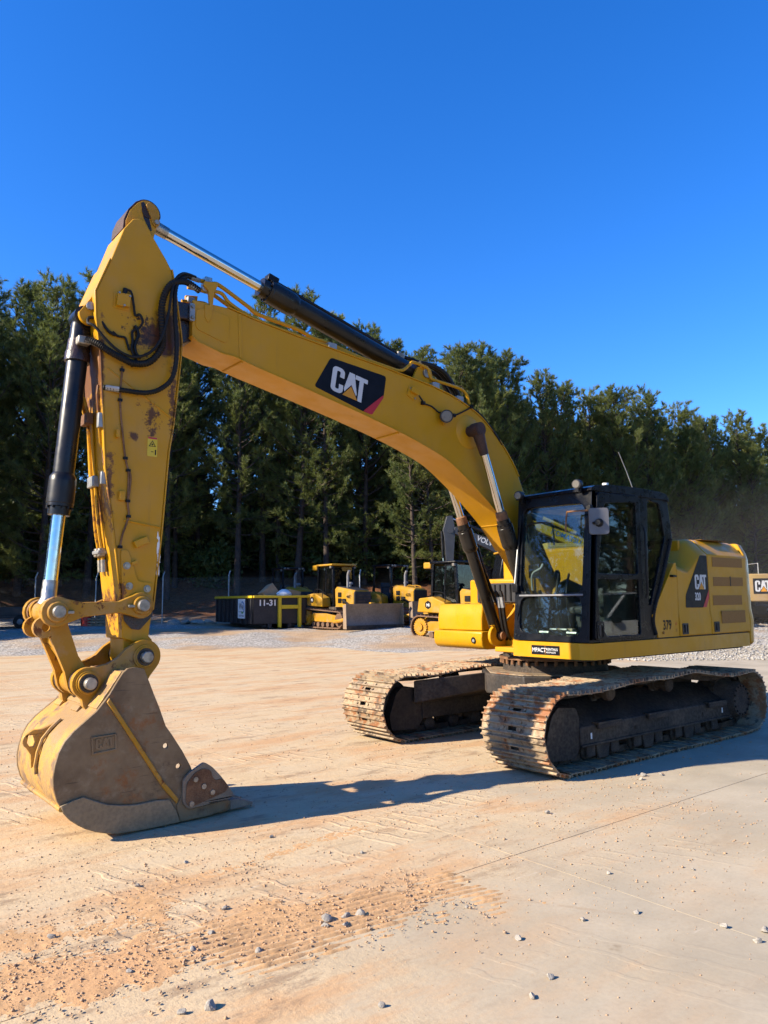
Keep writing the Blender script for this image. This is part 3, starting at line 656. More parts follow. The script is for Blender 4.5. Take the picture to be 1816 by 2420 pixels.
for sg in (1, -1):   # power link cheeks with the lifting eye
    ck = arcp(6.165, 1.643, .10, 20, 150, 8) + [(6.06, 1.58), (5.99, 1.38), (5.99, 1.20)] + arcp(5.925, 1.10, .11, 30, -190, 10) + [(5.86, 1.17), (6.10, 1.30)]
    ck = [(6.07, 1.60), (5.965, 1.30), (5.90, 1.20)] + arcp(5.925, 1.10, .115, 130, 340, 10) + [(6.06, 1.18), (6.155, 1.40), (6.175, 1.445)] + arcp(6.22, 1.525, .082, -130, 70, 8) + [(6.26, 1.66)] + arcp(6.165, 1.643, .10, 20, 160, 8)
    MB().prism(ck, sg * .11, sg * .165, [circ(6.207, 1.525, .034, 14)]).build('power_link', 'yellow_link', LINK)
MB().prism([(6.04, 1.50), (5.96, 1.28), (5.94, 1.22), (6.0, 1.20), (6.13, 1.40), (6.13, 1.46)], -.11, .11).build('link_web', 'yellow_link', LINK, .006)
MB().cyl((6.165, -.18, 1.643), (6.165, .18, 1.643), .088, n=24).build('link_bushing', 'yellow_link', LINK)
MB().cyl((5.925, -.165, 1.10), (5.925, .165, 1.10), .10, n=24).build('link_bushing', 'yellow_link', LINK)
for y in (-.20, .20): MB().cyl((6.165, y - .018, 1.643), (6.165, y + .018, 1.643), .098, n=24).build('spacer_ring', 'rusty', LINK)

# ---- bucket
BW = .53
rear = [(5.651, 1.216), (5.709, 1.211), (5.743, 1.182), (5.787, 1.114), (5.836, 1.034), (5.863, 0.997), (5.932, 0.912), (6.007, 0.853), (6.085, 0.79), (6.146, 0.725), (6.185, 0.651), (6.207, 0.567), (6.217, 0.485), (6.211, 0.405), (6.185, 0.318), (6.138, 0.24), (6.09, 0.19), (6.041, 0.148), (5.986, 0.112), (5.904, 0.073), (5.821, 0.046), (5.744, 0.032), (5.515, 0.022), (5.281, 0.020), (5.10, 0.018)]
side = rear + [(5.06, .03), (5.10, .20), (5.183, .418), (5.255, .546), (5.341, .676), (5.395, .751), (5.45, .896), (5.497, 1.004), (5.545, 1.12), (5.58, 1.20)]
BK = empty('bucket', (0, 0, 0), 0, EX)
for sg in (1, -1):
    MB().prism(side, sg * (BW - .028), sg * BW, [circ(5.394, .602, .020, 12), circ(5.286, .434, .020, 12)]).build('side_plate', 'bucket_steel', BK, .005)
shell = rear[3:]
secs = []
for i, p in enumerate(shell):
    a, b = Vector(shell[max(i - 1, 0)]), Vector(shell[min(i + 1, len(shell) - 1)]); d = (b - a).normalized(); n = Vector((-d.y, d.x)); q = Vector(p) - n * .004; e = Vector(p) - n * .030
    if (Vector(p) - Vector((5.6, .6))).dot(n) < 0: q = Vector(p) + n * .004; e = Vector(p) + n * .030
    secs.append([(q.x, -BW + .029, q.y), (q.x, BW - .029, q.y), (e.x, BW - .029, e.y), (e.x, -BW + .029, e.y)])
MB().loft(secs).build('back_shell', 'bucket_back', BK, .003, smooth=60)
# stepped wrapper plate, heel bars and torsion tube
MB().tube([(6.155, -BW - .012, .262), (6.155, BW + .012, .262)], .020, 8).build('heel_bar', 'bucket_back', BK)
MB().cyl((5.70, -BW + .03, 1.12), (5.70, BW - .03, 1.12), .07, n=18).build('torsion_tube', 'bucket_steel', BK)
MB().prism([(5.745, 1.19), (5.79, 1.125), (5.925, .93), (5.90, .915), (5.72, 1.15)], -BW + .03, BW - .03).build('top_plate', 'bucket_back', BK, .004)
for y in (-.33, .12): MB().box((5.955, y, .90), (.05, .16, .02), Matrix.Rotation(R(50), 3, 'Y')).build('weld_pad', 'bucket_back', BK, .004)
# ears
ear = [(5.60, 1.365)] + arcp(5.49, 1.275, .135, 55, 215, 14) + [(5.44, 1.12), (5.50, 1.02), (5.80, .99), (5.92, .88), (5.955, .93), (5.965, .98), (6.01, 1.02)] + arcp(5.925, 1.10, .118, -40, 85, 8) + [(5.866, 1.216), (5.779, 1.235), (5.701, 1.275), (5.64, 1.34)]
for sg in (1, -1):
    MB().prism(ear, sg * .235, sg * .295).build('ear', 'yellow_link', BK, .008)
    for p in ((5.49, 1.275), (5.925, 1.10)):
        MB().lathe((p[0], sg * .295, p[1]), (p[0], sg * .325, p[1]), [(0, .092), (.6, .092), (.62, .082), (1, .078)], 28).build('pin_collar', 'yellow_link', BK)
        MB().lathe((p[0], sg * .325, p[1]), (p[0], sg * .328, p[1]), [(0, .07), (1, .068)], 24).build('grease_ring', 'greasy', BK)
        MB().lathe((p[0], sg * .328, p[1]), (p[0], sg * .378, p[1]), [(0, .046), (.85, .046), (1, .040)], 20).build('pin_end', 'bolt', BK)
MB().cyl((5.49, -.295, 1.275), (5.49, .295, 1.275), .046, n=18).build('bucket_pin', 'boss_rust', BK)
MB().cyl((5.925, -.295, 1.10), (5.925, .295, 1.10), .046, n=18).build('bucket_pin', 'boss_rust', BK)
for sg in (1, -1): MB().cyl((5.49, sg * .158, 1.275), (5.49, sg * .232, 1.275), .11, n=24).build('pin_seal', 'greasy', BK)
for sg in (1, -1): MB().cyl((5.925, sg * .168, 1.10), (5.925, sg * .232, 1.10), .108, n=24).build('pin_seal', 'boss_rust', BK)
# lifting eye on the back
le = [(6.03, .815), (6.09, .785), (6.171, .752), (6.232, .752)] + arcp(6.245, .675, .062, 70, -60, 6) + [(6.245, .57), (6.238, .469), (6.18, .50), (6.16, .60), (6.10, .72)]
MB().prism(le, -.022, .022, [[(6.265, .715), (6.228, .715), (6.215, .66), (6.225, .628), (6.252, .628), (6.272, .66)]]).build('lifting_eye', 'bucket_back', BK, .008)
MB().tube([(x, .10, z) for x, z in ((6.055, .825), (6.125, .765), (6.185, .69), (6.215, .60), (6.228, .50), (6.222, .44))], .014, 6).build('weld_bead', 'bucket_back', BK)
# stiffener, wear plates, logo plate on each side
for sg in (1, -1):
    MB().prism([(5.862, .975), (5.842, 1.005), (5.40, .33), (5.285, .19), (5.30, .155), (5.42, .30)], sg * BW, sg * (BW + .020)).build('side_rib', 'yellow_link', BK, .006)
    wl = [(6.165, .285), (6.083, .312), (6.004, .325), (5.911, .278), (5.827, .242), (5.742, .222), (5.622, .207), (5.469, .212), (5.36, .200), (5.30, .10), (5.27, .016), (5.515, .012), (5.744, .020), (5.821, .034), (5.91, .062), (5.99, .10), (6.045, .136), (6.10, .18), (6.142, .23)]
    MB().prism(wl, sg * BW, sg * (BW + .024)).build('wear_plate', 'bucket_wear', BK, .007)
    MB().prism([(5.30, .14), (5.16, .36), (5.15, .28), (5.20, .10), (4.87, .115), (4.83, .10), (4.86, .05), (5.05, .012), (5.27, .014)], sg * (BW - .05), sg * (BW + .012)).build('corner_shroud', 'bucket_steel', BK, .008)
    cut = rpoly([(5.22, .375), (5.086, .445), (5.018, .398), (4.937, .312), (4.862, .213), (4.82, .149), (4.869, .125), (5.215, .105), (5.26, .157), (5.262, .33)], .025)
    MB().prism(cut, sg * (BW + .012), sg * (BW + .040)).build('side_cutter', 'tooth_steel', BK, .01)
    cu2 = rpoly([(5.235, .30), (5.17, .375), (5.10, .40), (5.03, .375), (5.02, .32), (4.985, .29), (4.93, .30), (4.875, .225), (4.90, .19), (5.20, .118), (5.24, .16)], .025)
    MB().prism(cu2, sg * (BW + .040), sg * (BW + .050)).build('cutter_face', 'rusty', BK, .006)
    for (x, z) in ((5.165, .325), (5.095, .262), (5.02, .205), (5.195, .145)):
        MB().cyl((x, sg * (BW + .05), z), (x, sg * (BW + .062), z), .020, n=14).build('cutter_bolt', 'bolt', BK)
    fr_ = [(5.965, .735), (5.781, .742), (5.775, .62), (5.955, .607)]
    inr = [(5.952, .722), (5.794, .728), (5.788, .633), (5.943, .621)]
    MB().prism(fr_, sg * (BW + .0), sg * (BW + .014), [inr]).build('logo_plate_frame', 'bucket_steel', BK, .003)
    MB().prism(inr, sg * (BW + .0), sg * (BW + .004)).build('logo_plate', 'bucket_steel', BK)
C_, A_, T_, TR_ = emblem_polys()
mpb = plane_map((5.930, BW + .004, .640), (-.105, 0, .004), (.004, 0, .078), (0, 1, 0))
for nm, p in (('letter_c', C_), ('letter_a', A_), ('letter_t', T_)): MB().prism(p, 0, .006, mp=mpb).build(nm, 'bucket_steel', BK, smooth=0)
# lip, adapters and teeth
MB().prism([(5.30, .024), (5.30, .060), (4.95, .066), (4.86, .040), (4.95, .014)], -BW + .05, BW - .05).build('lip', 'bucket_steel', BK, .004)
for i in range(5):
    y = -BW + .065 + i * (2 * BW - .13) / 4
    ad = [(5.08, .014), (5.08, .085), (4.98, .105), (4.83, .098), (4.81, .03), (4.86, .014)]
    MB().prism(ad, y - .045, y + .045).build('tooth_adapter', 'bucket_steel', BK, .008)
    s_ = []
    for x, hw, z0, z1 in ((4.825, .052, .022, .104), (4.76, .052, .022, .098), (4.70, .046, .022, .080), (4.64, .036, .024, .058), (4.605, .024, .026, .040)):
        s_.append([(x, y - hw, z0), (x, y + hw, z0), (x, y + hw * .8, z1), (x, y - hw * .8, z1)])
    MB().loft(s_).build('tooth', 'tooth_steel', BK, .007)

# ---- undercarriage
def track_path():
    p = [(-1.62, .030), (1.66, .030)]
    p += arcp(1.80, .405, .375, -80, 85, 14)
    p += [tuple(q) for q in cr([(1.80, .785), (1.4, .772), (1.1, .785), (.7, .815), (.35, .822), (.05, .815), (-.2, .828), (-.55, .842), (-.82, .81), (-1.13, .768), (-1.47, .742), (-1.85, .76)], 4)]
    p += arcp(-1.90, .40, .36, 95, 260, 12)
    p.append((-1.62, .030)); return [Vector(q) for q in p]
TP = track_path()
seg = [(TP[i + 1] - TP[i]).length for i in range(len(TP) - 1)]; TL = sum(seg)
def at_len(s):
    s %= TL
    for i, l in enumerate(seg):
        if s <= l: return TP[i] + (TP[i + 1] - TP[i]) * (s / l)
        s -= l
    return TP[-1]
NSH = round(TL / .190); PIT = TL / NSH
def shoe_mesh():
    b = MB(); W = .40; h = PIT / 2 - .003
    th = .012
    def bx(s0, s1, y0, y1, n0, n1): b.bb((s0, y0, n0), (s1, y1, n1))
    bx(-h, -.055, -W, W, -th, 0); bx(.055, h - .012, -W, W, -th, 0); bx(-.015, .015, -W, W, -th, 0)
    for s0, s1 in ((-.055, -.015), (.015, .055)):
        if s0 < 0:
            bx(s0, s1, -W, -.055, -th, 0); bx(s0, s1, .055, W, -th, 0)
        else: bx(s0, s1, -W, W, -th, 0)
    for s0, hg in ((-.078, .030), (0.0, .026), (.070, .026)):
        b.prism([(s0 - .010, 0), (s0 + .010, 0), (s0 + .006, hg), (s0 - .006, hg)], -W, W)
    b.prism([(h - .014, -th), (h - .014, 0), (h + .012, -.012), (h + .012, -.022)], -W, W)   # curled overlap edge
    for y in (-.105, .105):
        for s0 in (-.036, .036): b.cyl((s0, y, 0), (s0, y, .014), .014, n=8)
    me = b.mesh('track_shoe', 30); me.materials.append(M['shoe_steel']); return me
SHOE = shoe_mesh()
G2 = 1.20
CAR = MB()
# carbody: deck plate, drum and the two cross members
CAR.prism([(.95, -.30), (.95, .30), (.45, .86), (-.45, .86), (-.95, .30), (-.95, -.30), (-.45, -.86), (.45, -.86)], .56, .80, mp=lambda u, v, w: (u, v, w))
CARB = CAR.build('carbody', 'frame_black', EX, .015)
for sx in (1, -1):
    for sy in (1, -1):
        MB().loft([[(sx * x0, sy * y, z0), (sx * x1, sy * y, z0), (sx * x1, sy * y, z1), (sx * x0, sy * y, z1)] for y, x0, x1, z0, z1 in ((.50, .30, .80, .57, .785), (.98, .45, 1.55, .42, .70))]).build('cross_member', 'frame_black', CARB, .012)
MB().prism([(.92, -.26), (.92, .26), (.42, .82), (-.42, .82), (-.92, .26), (-.92, -.26), (-.42, -.82), (.42, -.82)], .80, .812, mp=lambda u, v, w: (u, v, w)).build('mud_on_deck', 'shoe_steel', CARB, .004)
SW = MB().lathe((0, 0, .80), (0, 0, .93), [(0, .66), (1, .645)], 48).build('swing_bearing', 'mud_dark', EX)
MB().lathe((0, 0, .955), (0, 0, .985), [(0, .70), (1, .70)], 48).build('outer_ring', 'rusty', SW)
MB().lathe((0, 0, .985), (0, 0, 1.05), [(0, .66), (1, .64)], 48).build('upper_ring', 'frame_black', SW)
bm_ = MB().cyl((0, 0, -.045), (0, 0, .012), .022, n=8).mesh('ring_bolt'); bm_.materials.append(M['rusty'])
for i in range(36):
    t = 2 * math.pi * i / 36
    o = bpy.data.objects.new('ring_bolt', bm_); COL.objects.link(o); o.parent = SW; o.location = (.675 * math.cos(t), .675 * math.sin(t), .945)
lnk = MB().prism(rpoly([(-.10, -.085), (.10, -.085), (.11, -.05), (.08, -.02), (-.08, -.02), (-.11, -.05)], .015), -.018, .018)
for sg in (1, -1):
    cy = sg * G2
    ch = MB()
    for i in range(NSH):
        s = (i + .5) * PIT; p = at_len(s); d = (at_len(s + .03) - at_len(s - .03)).normalized()
        t = Vector((d.x, 0, d.y)); n = Vector((d.y, 0, -d.x)); yv = n.cross(t)
        mt = Matrix((t, yv, n)).transposed()
        for y in (-.085, .085):
            ch.add([mt @ Vector(q) + Vector((p.x, cy + y, p.y)) for q in lnk.v], lnk.f)
        e = at_len(s + PIT / 2); ch.cyl((e.x - n.x * .055, cy - .10, e.y - n.z * .055), (e.x - n.x * .055, cy + .10, e.y - n.z * .055), .026, n=8)
    TR = ch.build('track', 'mud_dark', EX)
    TR['label'] = 'crawler track with steel shoes on the near side' if sg > 0 else 'crawler track with steel shoes on the far side'
    for i in range(NSH):
        s = (i + .5) * PIT; p = at_len(s); d = (at_len(s + .05) - at_len(s - .05)).normalized()
        t = Vector((d.x, 0, d.y)); n = Vector((d.y, 0, -d.x)); yv = n.cross(t)
        o = bpy.data.objects.new('track_shoe', SHOE); COL.objects.link(o); o.parent = TR
        rnd = random.Random(i + 100 * sg)
        mt = Matrix((t, yv, n)).transposed().to_4x4()
        mt.translation = Vector((p.x, cy + rnd.uniform(-.006, .006), p.y)); o.matrix_local = mt @ Matrix.Rotation(R(rnd.uniform(-.8, .8)), 4, 'Y')
    # frame
    yo, yi = sg * 1.40, sg * 1.00
    sec = lambda x, h: [(x, yi, .22), (x, yo, .22), (x, yo, .22 + h * .18), (x, sg * 1.36, .22 + h * .20), (x, sg * 1.06, .22 + h * .40), (x, yi, .22 + h * .40)]
    TF = MB().loft([sec(1.38, 1.0), sec(.9, 1.0), sec(.1, 1.05), sec(-.8, 1.05), sec(-1.45, 1.0), sec(-1.68, .9)]).build('track_frame', 'frame_black', EX, .008)
    MB().bb((1.38, yo - sg * .03, .205), (-1.68, yo + sg * .022, .228)).build('bottom_flange', 'frame_black', TF, .003)
    MB().prism(rpoly([(1.87, .12), (1.90, .30), (1.80, .55), (1.70, .63), (1.42, .60), (1.37, .50), (1.37, .20), (1.46, .10)], .03), sg * 1.02, sg * 1.385).build('idler_guard', 'frame_black', TF, .01)
    MB().cyl((1.80, cy - .06, .405), (1.80, cy + .06, .405), .315, n=40).build('idler', 'mud_dark', TF)
    for x in (.95, .02, -1.28):
        MB().bb((x - .24, yo - sg * .20, .405), (x + .18, yo + sg * .045, .43)).build('step_plate', 'frame_black', TF, .004)
        MB().bb((x - .24, yo + sg * .02, .365), (x + .18, yo + sg * .047, .406)).build('step_edge', 'mud_dark', TF, .004)
    for x in (.40, -1.02): MB().cyl((x, yo - sg * .01, .30), (x, yo + sg * .004, .30), .022, n=14).build('frame_hole', 'black', TF)
    for x in (1.20, -1.48): MB().bb((x - .012, yo, .27), (x + .012, yo + sg * .003, .33)).build('tie_down_label', 'white', TF)
    for x in (1.20, .78, .36, -.06, -.48, -.90, -1.30):
        MB().lathe((x, cy - .16, .135), (x, cy + .16, .135), [(0, .05), (.06, .07), (.10, .085), (.30, .085), (.32, .07), (.68, .07), (.70, .085), (.90, .085), (.94, .07), (1, .05)], 18).build('track_roller', 'mud_dark', TF)
        MB().bb((x - .07, cy + sg * .165, .09), (x + .07, cy + sg * .195, .205)).build('roller_bracket', 'mud_dark', TF, .01)
    for x in (1.0, .16, -.69): MB().prism([(x - .12, .205), (x + .12, .205), (x + .08, .06), (x - .08, .06)], cy + sg * .17, cy + sg * .20).build('track_guard', 'mud_dark', TF, .006)
    for x in (.74, -.42):
        MB().lathe((x, cy - .11, .685), (x, cy + .15, .685), [(0, .075), (.3, .075), (.32, .055), (.68, .055), (.7, .08), (.92, .08), (1, .06)], 20).build('carrier_roller', 'mud_dark', TF)
        MB().bb((x - .05, cy - sg * .12, .55), (x + .05, cy - sg * .08, .72)).build('carrier_bracket', 'frame_black', TF, .005)
    # sprocket and final drive
    sp_ = []
    for i in range(42): sp_.append((-1.88 + (.315 if i % 2 else .285) * math.cos(2 * math.pi * (i + .5) / 42), .40 + (.315 if i % 2 else .285) * math.sin(2 * math.pi * (i + .5) / 42)))
    SPK = MB().prism(sp_, cy - .03, cy + .03).build('sprocket', 'mud_dark', TF)
    FD = MB().lathe((-1.84, cy - sg * .22, .40), (-1.84, cy + sg * .275, .40), [(0, .25), (.55, .25), (.6, .235), (.86, .225), (.92, .205), (1, .20)], 40).build('final_drive', 'mud_dark', TF)
    for i in range(16):
        t = 2 * math.pi * i / 16; MB().cyl((-1.84 + .178 * math.cos(t), cy + sg * .27, .40 + .178 * math.sin(t)), (-1.84 + .178 * math.cos(t), cy + sg * .29, .40 + .178 * math.sin(t)), .014, n=6).build('drive_bolt', 'black', TF)

# ---- upper frame
DK = MB()
DK.prism(rpoly([(1.205, .37), (1.205, 1.30), (1.12, 1.43), (-2.27, 1.43), (-2.27, -1.42), (.30, -1.42), (.30, -.45), (.62, -.42), (.62, .37)], .02), 1.06, 1.232, mp=lambda u, v, w: (u, v, w))
DECK = DK.build('upper_frame', 'yellow', EX, .022)
MB().prism([(1.12, .42), (1.12, 1.30), (-2.2, 1.36), (-2.2, -1.3), (.2, -1.3), (.2, -.4), (.55, -.38)], 1.036, 1.06, mp=lambda u, v, w: (u, v, w)).build('belly_plate', 'frame_black', DECK, .004)
MB().prism([(1.0, 1.232), (-2.255, 1.232), (-2.255, 1.246), (1.0, 1.246)], 1.30, 1.412).build('seam_shadow_gap', 'black', DECK)
for sg in (1, -1):   # boom foot towers
    MB().prism([(-.55, 1.06), (-.30, 1.85), (.05, 1.95)] + arcp(.17, 1.74, .16, 70, -20, 5) + [(.62, 1.40), (.88, 1.38)] + arcp(.78, 1.25, .13, 60, -60, 5) + [(.60, 1.06)], sg * .255, sg * .30).build('boom_bracket', 'yellow_boom', DECK, .008)
    MB().cyl((.72, sg * .20, 1.25), (.72, sg * .42, 1.25), .05, n=18).build('cylinder_foot_pin', 'rusty', DECK)
    MB().lathe((.76, sg * .301, 1.25), (.76, sg * .335, 1.25), [(0, .125), (.6, .12), (1, .09)], 20).build('foot_boss', 'boss_rust', DECK)
MB().bb((.10, -.24, 1.06), (.85, .24, 1.12)).build('front_plate', 'yellow', DECK, .01)
# rental sticker on the front edge
MB().prism([(.652, 1.092), (1.040, 1.094), (1.040, 1.194), (.652, 1.193)], 1.206, 1.2085, mp=lambda u, v, w: (w, u, v)).build('rental_sticker', 'decal_black', DECK, smooth=0)
text('MPACT', 'sticker_lettering', 'logo_white', DECK, (1.2085, .662, 1.122), (0, 1, 0), (0, 0, 1), (1, 0, 0), .045, .001, bold=.012, sx=.92)
MB().prism([(.842, 1.100), (.845, 1.100), (.845, 1.188), (.842, 1.188)], 1.2085, 1.2095, mp=lambda u, v, w: (w, u, v)).build('sticker_rule', 'decal_orange', DECK, smooth=0)
text('RENTALS', 'sticker_lettering', 'logo_white', DECK, (1.2085, .856, 1.142), (0, 1, 0), (0, 0, 1), (1, 0, 0), .026, .001, bold=.01, sx=1.05)
text('404.596.6272', 'sticker_lettering', 'logo_white', DECK, (1.2085, .856, 1.112), (0, 1, 0), (0, 0, 1), (1, 0, 0), .018, .001, bold=.01, sx=.95)

# ---- body panels on the cab side
BY = 1.43
BODY = MB().prism(rpoly([(.015, 1.50), (-.09, 1.247), (-.535, 1.247), (-.542, 2.115), (-.50, 2.115)], .012), 1.30, BY).build('storage_panel', 'yellow', EX, .01)
text('379', 'fleet_number', 'decal_black', BODY, (-.19, BY, 1.335), (-1, 0, 0), (0, 0, 1), (0, 1, 0), .108, .004, bold=.018, sx=.78)
MB().prism(circ(-.19, 1.30, .016, 12), BY, BY + .012).build('plug', 'louvre', BODY)
MB().prism([(-.455, 1.395), (-.475, 1.415), (-.495, 1.395), (-.475, 1.375)], BY + .001, BY + .002, [[(-.460, 1.395), (-.475, 1.41), (-.490, 1.395), (-.475, 1.38)]]).build('small_decal', 'decal_red', BODY, smooth=0)
for z in (1.305, 1.325): MB().prism([(-.46, z), (-.49, z), (-.49, z + .012), (-.46, z + .012)], BY + .001, BY + .002).build('small_decal', 'louvre', BODY, smooth=0)
MB().bb((-.47, BY - .01, 1.945), (-.53, BY + .012, 1.965)).build('hinge', 'black', BODY)
MB().box((-.42, BY + .02, 1.955), (.06, .05, .025)).build('latch_pin', 'black', BODY, .006)
def bsec(x, zs, zt, yt):
    return [(x, .55, 1.247), (x, BY + .012, 1.247), (x, BY + .012, 1.43), (x, BY, 1.53), (x, BY, zs), (x, BY - .05, zs + .05), (x, yt + .06, zt - .03), (x, yt, zt), (x, .55, zt)]
PB = MB().loft([bsec(-.552, 2.04, 2.145, 1.28), bsec(-.66, 2.02, 2.13, 1.28), bsec(-.80, 2.0, 2.09, 1.26), bsec(-.90, 2.06, 2.17, 1.24), bsec(-.99, 2.13, 2.30, 1.22), bsec(-1.06, 2.19, 2.40, 1.20), bsec(-1.13, 2.225, 2.435, 1.20), bsec(-1.272, 2.235, 2.440, 1.20)]).build('pump_compartment', 'yellow', EX, .012)
PC = MB().loft([bsec(-1.286, 2.235, 2.440, 1.20), bsec(-2.20, 2.225, 2.432, 1.20), bsec(-2.278, 2.225, 2.432, 1.20)]).build('radiator_compartment', 'yellow', EX, .012)
hd = rpoly([(-1.10, 2.222), (-1.262, 2.222), (-1.266, 1.791), (-1.119, 1.576), (-.709, 1.580), (-.722, 1.729)], .02)
MB().prism(hd, BY + .001, BY + .003).build('logo_decal', 'decal_black', PB, smooth=0)
MB().prism([(-1.266, 1.795), (-1.266, 1.70), (-1.19, 1.580), (-1.112, 1.580)], BY + .004, BY + .0055).build('red_stripe', 'decal_red', PB, smooth=0)
emblem(PB, (-.945, BY + .001, 1.800), (-.210, 0, 0), (0, 0, .180), (0, 1, 0))
text('320', 'model_number', 'logo_white', PB, (-.93, BY, 1.670), (-1, 0, 0), (0, 0, 1), (0, 1, 0), .088, .004, bold=.035, sx=.72)
for (x0, x1, z0, z1) in ((-1.392, -2.17, 2.085, 2.206), (-1.39, -2.165, 1.842, 1.956), (-1.36, -2.11, 1.600, 1.724), (-1.53, -2.15, 1.37, 1.527)):
    yb = BY if z0 > 1.5 else BY + .0125
    lv = MB().prism([(x0, z0), (x0, z1), (x1, z1), (x1, z0)], yb + .0012, yb + .004).build('louvre_screen', 'louvre', PC, .001)
    if z0 < 1.5: lv.rotation_euler = (0, 0, 0)
MB().prism([(-1.45, 1.28), (-2.10, 1.28), (-2.10, 1.12), (-1.45, 1.12)], 2.441, 2.444, mp=lambda u, v, w: (u, v, w)).build('top_screen', 'louvre', PC)
dn_ = [(-1.815, 1.965), (-1.835, 1.97), (-1.838, 1.90), (-1.832, 1.84), (-1.815, 1.845), (-1.822, 1.90)]
MB().prism(dn_, BY + .004, BY + .007).build('torn_slot', 'black', PC, smooth=0)
for (x0, x1, z0, z1, par) in ((-.588, -.718, 1.266, 1.396, PB), (-1.335, -1.457, 1.27, 1.398, PC)):
    y = BY + .012
    MB().prism(rrect(x1, z0, x0, z1, .012), y, y + .008, [rrect(x1 + .02, z0 + .018, x0 - .02, z1 - .018, .008)]).build('latch_bezel', 'dark_grey', par, .003)
    MB().prism(rrect(x1 + .02, z0 + .018, x0 - .02, z1 - .018, .008), y, y + .002).build('latch_recess', 'black', par)
    MB().bb((x0 - .055, y + .002, z0 + .02), (x0 - .085, y + .012, z1 - .02)).build('latch_handle', 'dark_grey', par, .003)
# counterweight
cwp = [(-2.292, 1.432), (-2.36, 1.430), (-2.44, 1.405), (-2.58, 1.27), (-2.70, 1.05), (-2.79, .70), (-2.83, .30)]
cwp = cwp + [(x, -y) for x, y in reversed(cwp)]
lay = []
for z, k in ((1.062, .965), (1.10, .995), (1.40, 1.005), (1.54, .99), (2.20, .985), (2.27, .975), (2.40, .93), (2.42, .90)):
    lay.append([(-2.292 + (x + 2.292) * (1 if k > .98 else k), y * k, z) for x, y in cwp])
CW = MB().loft(lay).build('counterweight', 'yellow', EX, .012)
# hood behind the boom, right-hand tank, tool box and steps
HOOD = MB().bb((-.56, -1.36, 1.24), (-2.28, .56, 2.40)).build('engine_hood', 'yellow', EX, .04)
MB().bb((-.98, .56, 2.0), (-1.02, 1.22, 2.42)).build('bulkhead', 'yellow', HOOD, .01)
for i in range(6): MB().bb((-1.2 - i * .16, -.6, 2.40), (-1.3 - i * .16, .1, 2.412)).build('hood_slot', 'black', HOOD)
TANK = MB().bb((.10, -1.40, 1.235), (-.54, -.42, 1.98)).build('fuel_tank', 'yellow', EX, .03)
RIS = MB().bb((.135, -1.22, 1.655), (.105, -.36, 1.92)).build('step_riser', 'dark_grey', EX, .01)
for i in range(9): MB().bb((.135, -1.17 + i * .095, 1.68), (.150, -1.15 + i * .095, 1.90)).build('tread_rib', 'black', RIS)
TB = MB().loft([[(x, y, z) for x, z in ((.72, 1.30), (.725, 1.45), (.70, 1.60), (.66, 1.645), (.11, 1.645), (.11, 1.30))] for y in (-1.40, -.575)]).build('tool_box', 'yellow_clean', EX, .014)
MB().loft([[(x, y, z) for x, z in ((.76, 1.12), (.775, 1.20), (.765, 1.285), (.74, 1.295), (.11, 1.295), (.11, 1.06), (.66, 1.06), (.72, 1.08))] for y in (-1.44, -.535)]).build('tool_box_step', 'yellow_clean', TB, .014)
MB().cyl((.74, -.68, 1.18), (.779, -.68, 1.18), .040, n=20).build('lock_recess', 'black', TB)
MB().cyl((.76, -.675, 1.175), (.783, -.675, 1.175), .020, n=14).build('lock', 'galv', TB)

# ---- cab
CY0, CY1 = .385, 1.42
SL = -.0976
fm = plane_map((1.20, 0, 1.24), (0, 1, 0), (SL, 0, 1), (1, 0, .0976))
front_o = rpoly([(CY0, 0), (CY1, 0), (CY1, 1.65), (CY0, 1.65)], .03)
hole_u = rpoly([(CY0 + .075, .515), (CY1 - .105, .515), (CY1 - .085, 1.49), (CY0 + .085, 1.52)], .10)
hole_l = rpoly([(CY0 + .075, .085), (CY1 - .105, .060), (CY1 - .105, .488), (CY0 + .075, .488)], .11)
CABF = MB().prism(front_o, -.06, 0, [hole_u, hole_l], mp=fm).build('cab', 'cab_black', EX, .012)
CAB = CABF
MB().prism(hole_u, -.035, -.029, mp=fm).build('windshield', 'glass_front', CAB, smooth=0)
MB().prism(hole_l, -.035, -.029, mp=fm).build('lower_windshield', 'glass_front', CAB, smooth=0)
MB().prism([(CY0 + .06, .492), (CY1 - .09, .492), (CY1 - .09, .512), (CY0 + .06, .512)], -.03, .004, mp=fm).build('windshield_bar', 'grey', CAB, .004)
for y, v in ((.42, .06), (.47, .05), (.40, .52), (.41, .40), (1.385, .06), (1.385, .30)): MB().prism(circ(y, v, .012, 8), 0, .008, mp=fm).build('frame_bolt', 'black', CAB)
outer = [(1.20, 1.24), (1.045, 2.85), (1.0, 2.885), (-.40, 2.895), (-.44, 2.85), (-.505, 2.415), (-.01, 1.47), (-.08, 1.24)]
h1 = rpoly([(.855, 2.75), (.255, 2.80), (.265, 1.955), (1.045, 1.955)], .05)
h2 = rpoly([(1.06, 1.918), (1.045, 1.50), (.93, 1.285), (.27, 1.285), (.265, 1.918)], .035)
h3 = rpoly([(-.01, 2.835), (-.25, 2.815), (-.345, 2.41), (.02, 1.62), (.055, 1.62)], .04)
MB().prism(outer, CY1 - .045, CY1, [h1, h2, h3]).build('side_frame', 'cab_black', CAB, .010)
dro = rpoly([(1.125, 1.262), (.985, 2.845), (.19, 2.86), (.205, 1.262)], .05)
dri1 = rpoly([(.865, 2.735), (.27, 2.785), (.28, 1.965), (1.035, 1.965)], .05)
dri2 = rpoly([(1.05, 1.908), (1.038, 1.505), (.925, 1.30), (.285, 1.30), (.28, 1.908)], .035)
